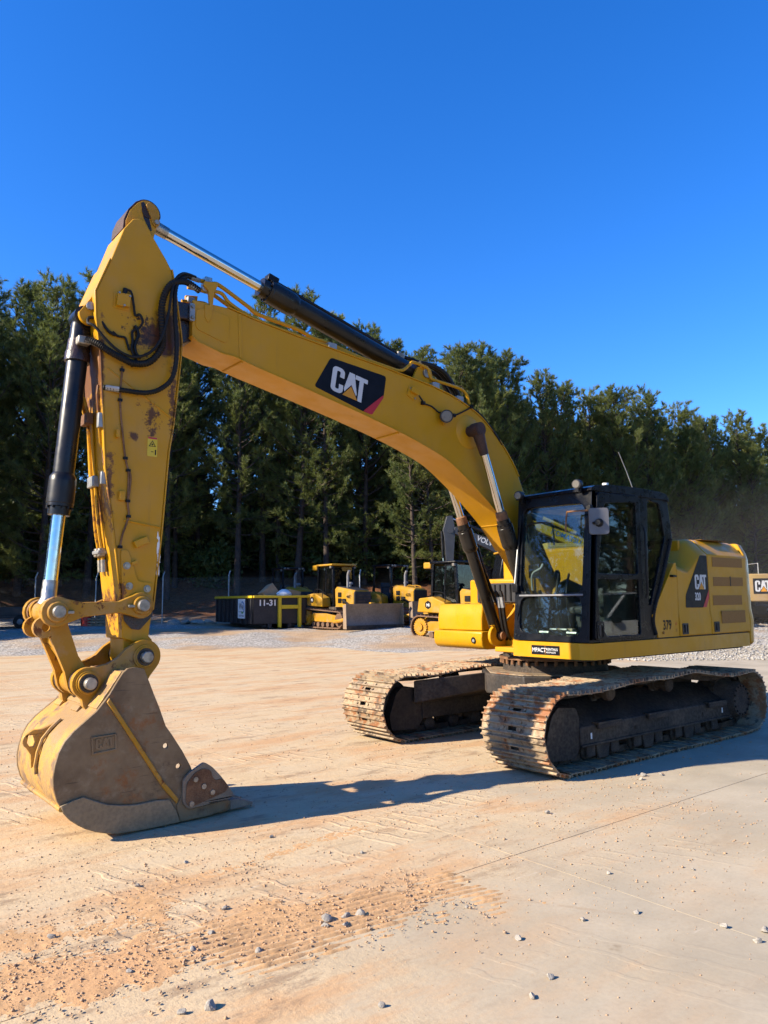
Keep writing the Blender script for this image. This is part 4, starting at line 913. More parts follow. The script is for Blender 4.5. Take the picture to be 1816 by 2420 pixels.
DOOR = MB().prism(dro, CY1 + .002, CY1 + .028, [dri1, dri2]).build('door', 'cab_black', CAB, .010)
MB().prism(h1, CY1 + .004, CY1 + .010).build('door_glass', 'glass_side', CAB, smooth=0)
MB().prism(h2, CY1 + .004, CY1 + .010).build('door_lower_glass', 'glass_side', CAB, smooth=0)
MB().prism(h3, CY1 - .02, CY1 - .014).build('quarter_glass', 'glass_side', CAB, smooth=0)
MB().prism(rrect(.975, 1.275, 1.095, 1.46, .02), CY1 + .028, CY1 + .036, [rrect(.992, 1.295, 1.078, 1.44, .015)]).build('door_handle_bezel', 'black', CAB, .004)
MB().prism(rrect(1.03, 1.31, 1.06, 1.42, .01), CY1 + .02, CY1 + .034).build('door_handle', 'dark_grey', CAB, .004)
MB().tube([(.15, CY1 + .04, 2.5), (.15, CY1 + .055, 2.45), (.16, CY1 + .055, 1.75), (.16, CY1 + .03, 1.70)], .014, 8).build('grab_rail', 'black', CAB)
# gasket of corrugated rubber down the rear edge
MB().tube(cr([(-.47, CY1 + .004, 2.40), (-.24, CY1 + .004, 1.93), (-.015, CY1 + .004, 1.50), (-.05, CY1 + .004, 1.28)], 26), .018, 8, .35).build('rubber_gasket', 'rubber', CAB)
# far side, rear and roof
hr = rpoly([(.95, 2.76), (-.30, 2.78), (-.30, 1.75), (1.05, 1.75)], .06)
MB().prism(outer, CY0, CY0 + .045, [hr]).build('side_frame', 'cab_black', CAB, .010)
MB().prism(hr, CY0 + .02, CY0 + .026).build('side_glass', 'glass_side', CAB, smooth=0)
rm = plane_map((-.50, 0, 2.40), (0, 1, 0), (.14, 0, 1), (-1, 0, .14))
MB().prism([(CY0 + .045, -.05), (CY1 - .045, -.05), (CY1 - .045, .48), (CY0 + .045, .48)], -.04, 0, [rpoly([(CY0 + .12, .0), (CY1 - .12, .0), (CY1 - .12, .40), (CY0 + .12, .40)], .05)], mp=rm).build('rear_frame', 'cab_black', CAB, .006)
MB().prism([(CY0 + .12, .0), (CY1 - .12, .0), (CY1 - .12, .40), (CY0 + .12, .40)], -.02, -.015, mp=rm).build('rear_glass', 'glass_side', CAB, smooth=0)
MB().prism([(-.50, 2.35), (-.46, 2.35), (.02, 1.45), (.02, 1.25), (-.06, 1.25), (-.02, 1.45)], CY0 + .05, CY1 - .05).build('rear_wall', 'cab_black', CAB)
MB().bb((-.05, CY0 + .05, 1.246), (1.14, CY1 - .05, 1.27)).build('cab_floor', 'rubber', CAB)
rf = [(1.075, 2.862), (1.06, 2.895), (1.0, 2.918), (.70, 2.945), (.20, 2.957), (-.25, 2.948), (-.39, 2.93), (-.445, 2.885), (-.452, 2.84), (-.40, 2.86), (1.0, 2.86)]
ROOF = MB().prism(rf, CY0 - .015, CY1 + .018).build('cab_roof', 'cab_black', CAB, .025, seg=3)
MB().prism(rrect(-.30, .55, .60, 1.25, .06), 2.945, 2.968, mp=lambda u, v, w: (u, v, w)).build('roof_hatch', 'cab_black', CAB, .01)
MB().lathe((.62, 1.30, 2.94), (.62, 1.30, 2.99), [(0, .025), (.5, .025), (.55, .035), (1, .035)], 12).build('satellite_puck', 'white', CAB)
# roof lamps
for p, dr in (((1.13, .475, 2.905), (1, .15, -.1)), ((1.13, 1.30, 2.935), (1, .2, -.15))):
    p = Vector(p); d = Vector(dr).normalized()
    MB().lathe(p - d * .06, p + d * .035, [(0, .026), (.2, .046), (.9, .052), (1, .050)], 20).build('work_lamp', 'dark_grey', CAB)
    MB().lathe(p + d * .034, p + d * .042, [(0, .043), (1, .038)], 20).build('work_lamp_lens', 'lens', CAB)
    MB().bb((p.x - .08, p.y - .015, p.z - .09), (p.x - .03, p.y + .015, p.z)).build('lamp_bracket', 'black', CAB, .003)
# mirror, wipers, aerial
nm_ = Vector((.75, .66, 0)); uu = Vector((-.66, .75, 0))
mm = plane_map((1.235, 1.63, 2.36), uu, (0, 0, 1), nm_)
MIR = MB().prism(rrect(-.10, 0, .10, .275, .03), -.045, 0, mp=mm).build('mirror', 'mirror_shell', CAB, .012)
MB().prism(rrect(-.088, .012, .088, .262, .025), -.048, -.0455, mp=mm).build('mirror_face', 'chrome', CAB)
MB().lathe(Vector((1.235, 1.63, 2.48)) + nm_ * .0, Vector((1.235, 1.63, 2.48)) + nm_ * .05 + uu * -.02, [(0, .045), (.4, .040), (1, .028)], 16).build('mirror_joint', 'black', CAB)
MB().tube(cr([tuple(Vector((1.235, 1.63, 2.48)) + nm_ * .045), (1.26, 1.56, 2.48), (1.17, 1.48, 2.50), (1.13, 1.44, 2.56), (1.12, 1.44, 2.70)], 5), .016, 8).build('mirror_arm', 'black', CAB)
for z in (2.52, 2.66): MB().bb((1.09, 1.40, z - .03), (1.14, 1.46, z + .03)).build('mirror_mount', 'black', CAB, .006)
MB().tube(cr([(1.13, 1.42, 2.635), (1.17, 1.36, 2.635), (1.165, 1.20, 2.64), (1.165, 1.17, 2.62), (1.19, 1.165, 2.42)], 6), .010, 8).build('wiper_arm', 'rusty', CAB)
MB().tube([fm(.425, 1.03, .03), fm(.41, .72, .035), fm(.395, .57, .03)], .012, 6).build('wiper_blade', 'galv', CAB)
MB().bb((1.175, .38, 1.78), (1.20, .46, 1.88)).build('wiper_motor', 'black', CAB, .008)
MB().tube([fm(.46, 1.43, .03), fm(.43, 1.05, .03), fm(.425, .62, .03)], .008, 6).build('wiper_arm', 'black', CAB)
MB().tube([(-.36, 1.05, 2.93), (-.30, 1.05, 3.05), (-.20, 1.04, 3.25), (-.07, 1.03, 3.47)], .006, 6).build('aerial', 'galv', CAB)
# interior
MB().loft([[(x, y, z) for x, z in ((.52, 1.52), (.55, 1.60), (.05, 1.66), (.0, 1.56))] for y in (.66, 1.16)]).build('seat_cushion', 'seat', CAB, .03)
MB().loft([[(x, y, z) for x, z in ((.12, 1.62), (.14, 1.75), (.02, 2.36), (-.10, 2.36), (-.06, 1.60))] for y in (.67, 1.15)]).build('seat_backrest', 'seat', CAB, .04)
MB().bb((-.10, .78, 2.36), (.0, 1.04, 2.56)).build('headrest', 'seat', CAB, .03)
MB().bb((.0, .68, 1.27), (.45, 1.14, 1.53)).build('seat_base', 'dark_grey', CAB, .02)
for y in (.56, 1.25):
    MB().bb((.05, y - .06, 1.30), (.62, y + .06, 1.78)).build('console', 'dark_grey', CAB, .03)
    MB().tube([(.55, y, 1.78), (.58, y, 1.92)], .016, 8).build('joystick', 'black', CAB); MB().lathe((.575, y, 1.90), (.60, y, 2.04), [(0, .02), (.3, .032), (.8, .034), (1, .02)], 12).build('joystick_grip', 'black', CAB)
for y in (.80, .94):
    MB().tube(cr([(.86, y, 1.29), (.90, y, 1.55), (.92, y, 1.80), (.84, y - .02, 1.98)], 6), .013, 8).build('travel_lever', 'black', CAB)
    MB().box((.92, y, 1.32), (.20, .10, .025), Matrix.Rotation(R(-28), 3, 'Y')).build('travel_pedal', 'steel', CAB, .006)
    MB().bb((.82, y - .04, 1.27), (.90, y + .04, 1.37)).build('pedal_mount', 'shoe_steel', CAB, .008)
for y in (.68, 1.06): MB().box((.95, y, 1.305), (.16, .14, .03), Matrix.Rotation(R(-20), 3, 'Y')).build('foot_rest', 'steel', CAB, .006)
MB().box((.96, .52, 2.02), (.03, .20, .16), Matrix.Rotation(R(-15), 3, 'Z')).build('monitor', 'black', CAB, .01)
MB().tube([(.92, .50, 1.60), (.95, .51, 1.95)], .014, 6).build('monitor_post', 'dark_grey', CAB)
MB().tube(cr([(1.02, .50, 2.35), (1.05, .52, 2.55), (1.03, .80, 2.56), (1.02, .86, 2.50), (1.02, .87, 2.30)], 5), .010, 6).build('guard_rail', 'black', CAB)
MB().tube(cr([(1.05, .56, 1.80), (1.06, .57, 1.98), (1.02, .66, 2.05), (1.0, .68, 2.10)], 5), .012, 6).build('hand_hold', 'grey', CAB)
MB().bb((.95, CY0 + .05, 2.72), (.20, CY1 - .05, 2.84)).build('head_liner', 'dark_grey', CAB, .02)

# =================================================================== ground
def yard(D, Rr, z=0.0):
    """place given by distance away from the lens side of the yard (D) and to the right (Rr)"""
    p = CAM + FWD * D + RGT * Rr; return Vector((p.x, p.y, z))
def sstep(a, b, x):
    t = np.clip((x - a) / (b - a), 0, 1); return t * t * (3 - 2 * t)
def bank_start(Rr): return 42.5 + np.maximum(0, Rr - 4) * .85 - np.maximum(0, -Rr - 24) * .75
def terrain(D, Rr):
    D = np.asarray(D, float); Rr = np.asarray(Rr, float)
    Dn = D + 1.3 * np.sin(Rr * .37 + .5) + .8 * np.sin(Rr * .93 + 1) + .5 * np.sin(Rr * 2.1 + D * .8) + .25 * np.sin(Rr * 5.3)
    z = -.10 + .50 * sstep(22.5, 37, Dn) + .12 * sstep(36, 44, D)
    b0 = bank_start(Rr)
    z = z + 3.9 * sstep(b0, b0 + 17, D) * (1 - .55 * sstep(8, 40, Rr)) + 1.0 * sstep(b0 + 15, b0 + 60, D)
    w_ = .035 * np.sin(D * 1.3 + 1.7 * np.sin(Rr * .6)) * np.sin(Rr * 1.1 + 1.3) + .02 * np.sin(D * 2.9 + Rr * 2.3)
    return z + w_ * sstep(25, 31, D) * (1 + 3 * sstep(b0, b0 + 8, D))
def tz(D, Rr): return float(terrain(D, Rr))

def axis(a, b, fine0, fine1, f, c):
    out = []; x = a
    while x < b:
        out.append(x); x += f if fine0 <= x <= fine1 else min(c, f + .25 * min(abs(x - fine0), abs(x - fine1)))
    out.append(b); return np.array(out)
gD = axis(-160, 900, 20, 66, .55, 60); gR = axis(-420, 420, -36, 40, .7, 40)
DD, RR = np.meshgrid(gD, gR, indexing='ij'); ZZ = terrain(DD, RR)
XX = CAM.x + FWD.x * DD + RGT.x * RR; YY = CAM.y + FWD.y * DD + RGT.y * RR
def grid_obj(name, X, Y, Z, mat, parent=None):
    a, b = X.shape; me = bpy.data.meshes.new(name)
    v = np.stack([X, Y, Z], -1).reshape(-1, 3); i = np.arange(a * b).reshape(a, b)
    f = np.stack([i[:-1, :-1], i[1:, :-1], i[1:, 1:], i[:-1, 1:]], -1).reshape(-1, 4)
    me.vertices.add(len(v)); me.vertices.foreach_set('co', v.ravel().astype(np.float32))
    me.loops.add(f.size); me.loops.foreach_set('vertex_index', f.ravel().astype(np.int32))
    me.polygons.add(len(f)); me.polygons.foreach_set('loop_start', np.arange(0, f.size, 4, dtype=np.int32)); me.polygons.foreach_set('loop_total', np.full(len(f), 4, np.int32))
    me.polygons.foreach_set('use_smooth', np.ones(len(f), bool)); me.update(calc_edges=True); me.validate()
    bm = bmesh.new(); bm.from_mesh(me); bmesh.ops.recalc_face_normals(bm, faces=bm.faces)
    if sum(f_.normal.z for f_ in bm.faces) < 0: bmesh.ops.reverse_faces(bm, faces=bm.faces)
    bm.to_mesh(me); bm.free()
    me.materials.append(M[mat]); o = bpy.data.objects.new(name, me); COL.objects.link(o); o.parent = parent; return o

t = NT('earth')      # gravel yard, red-brown straw on the bank
x_, y_, z_ = t.xyz()
grv = t.vor(16).outputs['Color']; gsep = _n(t.t, 'ShaderNodeSeparateColor'); t.L(grv, gsep.inputs[0])
gray = t.mix(gsep.outputs[0], (.17, .155, .135), (.46, .43, .38))
tan = t.mix(t.ramp(t.noise(1.2, 5, .65), .3, .7), (.42, .29, .17), (.30, .21, .13))
lot = t.mix(t.ramp(t.noise(.16, 4, .6), .40, .56), tan, gray)
straw = t.mix(t.ramp(t.noise(3.5, 5, .7), .3, .7), (.075, .030, .013), (.17, .070, .028))
straw = t.mix(t.ramp(t.noise(.5, 3), .55, .75), straw, (.06, .035, .018))
k_ = t.ramp(t.mth('ADD', z_, t.mth('MULTIPLY', t.noise(.8, 4), .7)), .85, 1.35)
col = t.mix(k_, lot, straw)
hgt = t.mth('ADD', t.vor(16).outputs['Distance'], t.noise(5, 4))
M['earth'] = t.done(t.bsdf(col, .95, 0, t.bump(hgt, .6, .03), spec=.2))
GROUND = tag(grid_obj('ground', XX, YY, ZZ, 'earth'), kind='structure')

# concrete slabs of the yard
t = NT('concrete')
x_, y_, z_ = t.xyz()
big = t.noise(.45, 4, .62); mid = t.noise(2.1, 5, .66); fine = t.noise(38, 3, .6); grit = t.noise(170, 2, .6)
con = t.mix(t.ramp(t.noise(1.1, 4, .6), .3, .7), (.325, .280, .202), (.425, .365, .265))
con = t.mix(t.mth('MULTIPLY', t.ramp(t.noise(.9, 4, .7, t.mapv((1, 1, 1), loc=(7, 3, 0))), .48, .70), .40), con, (.285, .252, .190))
tanD = t.mix(t.ramp(mid, .3, .7), (.61, .455, .265), (.49, .370, .220))
tn = t.mth('SUBTRACT', t.mth('MULTIPLY', y_, .8), t.mth('MULTIPLY', x_, .55))
dirt = t.mth('ADD', tn, t.mth('MULTIPLY', t.mth('SUBTRACT', big, .5), 5.5))
dmask = t.ramp(dirt, 2.0, -1.6)
dmask = t.mth('MULTIPLY', dmask, t.ramp(mid, .25, .62, .45, 1.0))
col = t.mix(dmask, con, tanD)
org = t.mth('MULTIPLY', t.ramp(t.noise(.85, 6, .74, t.mapv((.5, 1.7, 1), (0, 0, .9), (3, 9, 0))), .45, .63), t.ramp(dirt, 1.6, -.5, .0, .82))
col = t.mix(org, col, (.49, .285, .135))
pale = t.mth('MULTIPLY', t.ramp(t.noise(3.0, 4, .75, t.mapv((.35, 3.2, 1), (0, 0, -.35))), .64, .72), .45)
col = t.mix(pale, col, (.60, .52, .41))
dk = t.mth('MULTIPLY', t.ramp(t.noise(1.9, 6, .80, t.mapv((.6, 1.8, 1), (0, 0, .9), (2, 2, 0))), .52, .66), t.ramp(dirt, 1.0, -1.0, .12, .70))
col = t.mix(dk, col, (.24, .155, .09))
col = t.mix(t.mth('MULTIPLY', t.ramp(fine, .35, .75), .22), col, (.27, .21, .15))
col = t.mix(t.mth('MULTIPLY', t.ramp(grit, .62, .75), .30), col, (.20, .16, .12))
wob_ = t.mix(.09, t.P(), t.noise(13, 2, out='Color'), 'ADD')
for cx_, cy_, r_, k2 in ((4.53, 3.965, .060, .45), (3.98, 3.92, .04, .35), (4.36, 3.92, .02, .35)):      # oil drips
    vm = _n(t.t, 'ShaderNodeVectorMath', operation='DISTANCE'); t.L(wob_, vm.inputs[0]); vm.inputs[1].default_value = (cx_, cy_, 0)
    col = t.mix(t.mth('MULTIPLY', t.ramp(vm.outputs['Value'], r_, r_ * .7), k2), col, (.17, .115, .06))
# raised cleat marks of dried mud, in bands
wv = _n(t.t, 'ShaderNodeTexWave', wave_type='BANDS', bands_direction='X'); t.L(t.mapv((1, 1, 1), (0, 0, -.30)), wv.inputs['Vector'])
wv.inputs['Scale'].default_value = 1.9; wv.inputs['Distortion'].default_value = 2.6; wv.inputs['Detail'].default_value = 3; wv.inputs['Detail Scale'].default_value = 2.5
w2 = t.ramp(t.noise(1.1, 2, .5, t.mapv((1, 1, 1), (0, 0, -.30), (5, 1, 0))), .545, .62)
cle0 = t.mth('MULTIPLY', t.ramp(wv.outputs['Fac'], .80, .97), w2)
cle = t.mth('MULTIPLY', cle0, t.mth('MULTIPLY', t.ramp(t.noise(.55, 3, .6, t.mapv(loc=(11, 4, 0))), .50, .60), dmask))
col = t.mix(t.mth('MULTIPLY', cle, .45), col, (.60, .42, .25))
for rot_, off_, sc_, k3 in ((.55, 0.0, 1.15, .32), (1.05, 4.1, 1.3, .26)):
    vv = t.mapv((1, 1, 1), (0, 0, rot_), (off_, off_ * 1.7, 0))
    st = t.ramp(t.noise(sc_ * 2.2, 4, .7, t.mapv((.09, 1.6, 1), vec=vv)), .57, .66)
    st = t.mth('MULTIPLY', st, t.mth('MULTIPLY', t.ramp(t.noise(7, 4, .75, vv), .42, .60), t.ramp(t.noise(.35, 2, .5, vv), .45, .60)))
    col = t.mix(t.mth('MULTIPLY', st, k3 * 1.6), col, (.30, .195, .11))
hh = t.mth('ADD', t.mth('ADD', t.mth('MULTIPLY', mid, 1.3), t.mth('MULTIPLY', fine, .22)), t.mth('ADD', t.mth('MULTIPLY', cle0, .6), t.mth('MULTIPLY', t.noise(15, 5, .78), .75)))
M['concrete'] = t.done(t.bsdf(col, .9, 0, t.bump(hh, t.ramp(dmask, 0.0, 1.0, .07, .55), .016), spec=.25))
YARD = tag(empty('concrete_yard', (0, 0, 0)), kind='structure')
SZ = 6.24
b = MB().bb((.0035, .0035, -.15), (SZ - .0035, SZ - .0035, 0)); sme = b.mesh('concrete_slab', 0); sme.materials.append(M['concrete'])
for i in range(-5, 4):
    for j in range(-6, 3):
        o = bpy.data.objects.new('concrete_slab', sme); COL.objects.link(o); o.parent = YARD
        o.location = (3.85 + i * SZ, 2.69 + j * SZ, -.0006 * ((i * 7 + j * 3) % 3))
jt = MB()
for i in range(-5, 5): jt.bb((3.85 + i * SZ - .007, 2.69 - 6 * SZ, -.10), (3.85 + i * SZ + .007, 2.69 + 3 * SZ, -.0040))
for j in range(-6, 4): jt.bb((3.85 - 5 * SZ, 2.69 + j * SZ - .007, -.10), (3.85 + 4 * SZ, 2.69 + j * SZ + .007, -.0046))
jt.build('joint_filler', 'clod', YARD, smooth=0)

# heaped dirt with tyre ridges in the foreground
rng = np.random.default_rng(7)
def fbm(x, y, sc, oct_=5, seed=0):
    z = np.zeros_like(x); a = 1.0; r = np.random.default_rng(seed)
    for o in range(oct_):
        for _ in range(5):
            th = r.uniform(0, 6.283); k = sc * 2 ** o * r.uniform(.7, 1.4); z += a * np.sin(k * (x * math.cos(th) + y * math.sin(th)) + r.uniform(0, 6.283)) / 5
        a *= .55
    return z
def dirt_patch(name, p0, p1, half, hmax, seed, label, ridges=True, res=.012):
    p0, p1 = np.array(p0), np.array(p1); d = p1 - p0; L = np.hypot(*d); d = d / L; n = np.array([-d[1], d[0]])
    s = np.arange(-.5, L + .5, res); w_ = np.arange(-half * 1.7, half * 1.7, res); S, W = np.meshgrid(s, w_, indexing='ij')
    X = p0[0] + d[0] * S + n[0] * W; Y = p0[1] + d[1] * S + n[1] * W
    wob = .42 * fbm(X, Y, 2.4, 4, seed) + .30 * fbm(X, Y, 9, 4, seed + 1) + .14 * fbm(X, Y, 40, 2, seed + 11)
    e = np.maximum(np.abs(W) / half, np.maximum(-S / .45 + .0, (S - L) / .45 + .0)) + wob * 1.1
    m_ = (1 - sstep(.10, 1.05, e)) ** 1.2
    h = m_ * hmax * (.50 + .22 * fbm(X, Y, 5, 3, seed + 2))
    if ridges:
        band = sstep(-.1, .45, fbm(X, Y, 1.7, 3, seed + 5) + .28) * (.55 + .45 * np.clip(.5 + fbm(X, Y, 6, 3, seed + 15), 0, 1))
        h = h + m_ * band * .010 * np.tanh(2.2 * np.sin((W + .03 * np.sin(S * 2.3)) * 2 * np.pi / .056))
        b2_ = sstep(.05, .2, fbm(X, Y, 1.6, 2, seed + 9)); h = h + m_ * b2_ * .004 * np.sin((S * .8 + W * .7) * 2 * np.pi / .085)
    h = h + m_ * (.0026 * np.maximum(0, fbm(X, Y, 34, 4, seed + 3)) + .0016 * fbm(X, Y, 85, 3, seed + 4))
    h = h + (.0008 * fbm(X, Y, 30, 3, seed + 20) + .0022 * np.abs(fbm(X, Y, 90, 3, seed + 21)) + .0016 * fbm(X, Y, 190, 2, seed + 22)) * (.3 + m_) - .0075 * (1 - m_)
    return tag(grid_obj(name, X, Y, h - .0040, 'dirt'), label, 'dirt', kind='stuff')
t = NT('dirt')
c1 = t.mix(t.ramp(t.noise(6, 5, .7), .3, .7), (.55, .335, .165), (.43, .26, .125))
c1 = t.mix(t.mth('MULTIPLY', t.ramp(t.noise(1.3, 3), .5, .7), .5), c1, (.54, .31, .15))
c1 = t.mix(t.mth('MULTIPLY', t.ramp(t.noise(60, 4, .7), .5, .75), .35), c1, (.26, .16, .09))
M['dirt'] = t.done(t.bsdf(c1, .97, 0, t.bump(t.noise(90, 4, .7), .5, .006), spec=.15))
dirt_patch('dirt_heap', (7.05, 2.45), (4.70, 2.83),   .50, .015, 3, 'ridged orange dirt across the concrete in the foreground')
dirt_patch('dirt_heap', (7.2, 1.85), (6.2, 2.05), .45, .008, 21, 'thin crumbled dirt at the lower left of the picture', False)
dirt_patch('dirt_heap', (5.9, 1.75), (4.4, 1.55), .16, .006, 41, 'thin streak of dirt beside the joint in front of the bucket', False)

# stones
def rock_mesh(seed, name, mat, sub=1):
    bm = bmesh.new(); bmesh.ops.create_icosphere(bm, subdivisions=sub, radius=1)
    r = random.Random(seed); q = [Vector((r.uniform(-1, 1), r.uniform(-1, 1), r.uniform(-.6, 1))).normalized() for _ in range(7)]; cc = [r.uniform(.45, .8) for _ in q]
    for v in bm.verts:
        for n, c in zip(q, cc):
            d = v.co.dot(n)
            if d > c: v.co -= n * (d - c)
        v.co.z *= .75; v.co += Vector((r.uniform(-.05, .05), r.uniform(-.05, .05), r.uniform(-.05, .05)))
    me = bpy.data.meshes.new(name); bm.to_mesh(me); bm.free(); me.materials.append(M[mat]); return me
rocks = [rock_mesh(i, 'stone', 'stone', 2) for i in range(6)]
STN = [(6.27, 3.15, .030), (6.38, 3.11, .020), (5.86, 2.83, .022), (5.30, 2.78, .028), (5.40, 2.74, .030), (5.45, 2.80, .026), (5.22, 2.80, .030), (5.36, 2.86, .022), (5.95, 2.50, .022), (6.10, 2.60, .022), (5.75, 2.25, .018), (6.42, 2.62, .018), (5.70, 3.60, .018), (5.16, 3.96, .018), (4.97, 3.90, .020), (4.78, 3.55, .020), (4.35, 3.62, .016), (4.05, 3.75, .020), (5.55, 3.95, .018), (3.86, 4.14, .020), (3.75, 4.30, .025), (3.90, 4.33, .022), (3.66, 3.30, .014), (3.2, 3.6, .013), (4.70, 3.10, .014), (6.6, 2.0, .022), (6.0, 1.6, .018), (5.6, 1.4, .016), (2.9, 2.2, .022), (3.4, 1.9, .014), (4.6, 2.0, .016), (4.9, 1.3, .018), (1.2, 1.98, .030), (1.35, 2.06, .024), (1.05, 2.08, .020)]
for i, (x, y, r) in enumerate(STN):
    o = bpy.data.objects.new('stone', rocks[i % 6]); COL.objects.link(o); o.location = (x, y, r * .45); o.scale = (r, r * 1.1, r); o.rotation_euler = (0, 0, i * 1.7)
    tag(o, 'small grey stone lying loose on the concrete', 'stone', 'loose stones on the concrete')
def scatter(name, mat, pts, sizes, seed, label, cat):
    """many small lumps joined in one object"""
    r = np.random.default_rng(seed)
    base = np.array([(0, 0, .8), (1, 0, 0), (0, 1, 0), (-1, 0, 0), (0, -1, 0), (0, 0, -.5)]); fc = np.array([(0, 1, 2), (0, 2, 3), (0, 3, 4), (0, 4, 1), (5, 2, 1), (5, 3, 2), (5, 4, 3), (5, 1, 4)])
    n = len(pts); v = np.repeat(base[None], n, 0) * (1 + r.uniform(-.4, .4, (n, 6, 3)))
    a = r.uniform(0, 6.283, n); c, s = np.cos(a)[:, None], np.sin(a)[:, None]
    x = v[..., 0] * c - v[..., 1] * s; y = v[..., 0] * s + v[..., 1] * c
    v = np.stack([x, y, v[..., 2]], -1) * sizes[:, None, None] + pts[:, None, :]
    f = (fc[None] + (np.arange(n) * 6)[:, None, None]).reshape(-1, 3)
    me = bpy.data.meshes.new(name); me.vertices.add(n * 6); me.vertices.foreach_set('co', v.ravel().astype(np.float32))
    me.loops.add(f.size); me.loops.foreach_set('vertex_index', f.ravel().astype(np.int32)); me.polygons.add(len(f))
    me.polygons.foreach_set('loop_start', np.arange(0, f.size, 3, dtype=np.int32)); me.polygons.foreach_set('loop_total', np.full(len(f), 3, np.int32)); me.update(calc_edges=True)
    me.materials.append(M[mat]); o = bpy.data.objects.new(name, me); COL.objects.link(o); return tag(o, label, cat, kind='stuff')
def cloud(n, p0, p1, half, seed, z=.0, smin=.002, smax=.009):
    r = np.random.default_rng(seed); p0, p1 = np.array(p0), np.array(p1); d = p1 - p0; nn = np.array([-d[1], d[0]]) / np.hypot(*d)
    q = p0 + d * r.uniform(0, 1, (n, 1)) + nn * (r.normal(0, .5, (n, 1)) * half); s = smin + (smax - smin) * r.uniform(0, 1, n) ** 4
    return np.concatenate([q, np.full((n, 1), z)], 1), s
A1, S1 = cloud(4200, (7.0, 2.4), (4.6, 2.85), .46, 1, .008, .002, .011)
A2, S2 = cloud(1500, (7.2, 1.9), (5.2, 1.9), .55, 2, .003, .002, .009)
A3, S3 = cloud(5000, (7.2, .8), (1.5, 2.6), 1.7, 3, .001, .002, .010)
A4, S4 = cloud(500, (5.6, 4.3), (2.5, 3.4), .8, 4, .001, .002, .007)
A5, S5 = cloud(5000, (8.0, -4.0), (-2, 2.0), 5.5, 5, .002, .003, .014)
scatter('dirt_crumbs', 'clod', np.concatenate([A1, A2, A3, A4, A5]), np.concatenate([S1, S2, S3, S4, S5]), 6, 'small crumbs of dirt and grit scattered over the yard', 'dirt')
r = np.random.default_rng(12); n = 15000
Dg = 20.5 + 19 * r.uniform(0, 1, n) ** 1.1; Rg = (r.uniform(-.52, .56, n)) * Dg
lim = (Dg > 22.5 + 2.2 * np.sin(Rg * .5) - .9 * (Rg > 4) * (Rg - 4) ** .5) & ~((Rg < -6) & (Dg > 27 + .3 * Rg))
Dg, Rg = Dg[lim], Rg[lim]; zg = np.maximum(terrain(Dg, Rg), 0) + .012
P_ = np.stack([CAM.x + FWD.x * Dg + RGT.x * Rg, CAM.y + FWD.y * Dg + RGT.y * Rg, zg], -1)
scatter('gravel', 'gravel_stone', P_, r.uniform(.018, .055, len(P_)), 13, 'pale grey gravel spread between the concrete and the parked machines', 'gravel')

# =================================================================== pine wood
def np_mesh(name, v, f, mat):
    me = bpy.data.meshes.new(name); k = f.shape[1]
    me.vertices.add(len(v)); me.vertices.foreach_set('co', np.asarray(v, np.float32).ravel())
    me.loops.add(f.size); me.loops.foreach_set('vertex_index', f.ravel().astype(np.int32)); me.polygons.add(len(f))
    me.polygons.foreach_set('loop_start', np.arange(0, f.size, k, dtype=np.int32)); me.polygons.foreach_set('loop_total', np.full(len(f), k, np.int32)); me.update(calc_edges=True)
    me.materials.append(M[mat]); return me
def tufts(cen, dirs, rg, nn=22, ln=.33, wd=.036):
    """needle bunches: thin triangles fanning round each twig end"""
    n = len(cen); d = dirs[:, None, :] + rg.normal(0, .62, (n, nn, 3)); d[..., 2] += .18
    d /= np.linalg.norm(d, axis=-1, keepdims=True)
    L = ln * rg.uniform(.65, 1.2, (n, nn, 1)); st = cen[:, None, :] - dirs[:, None, :] * rg.uniform(0, .22, (n, nn, 1))
    sd = np.cross(d, rg.normal(0, 1, (n, nn, 3))); sd /= np.linalg.norm(sd, axis=-1, keepdims=True) + 1e-9
    a = st + sd * wd * .5; b = st - sd * wd * .5; c = st + d * L
    v = np.stack([a, b, c], 2).reshape(-1, 3); return v, np.arange(len(v)).reshape(-1, 3)
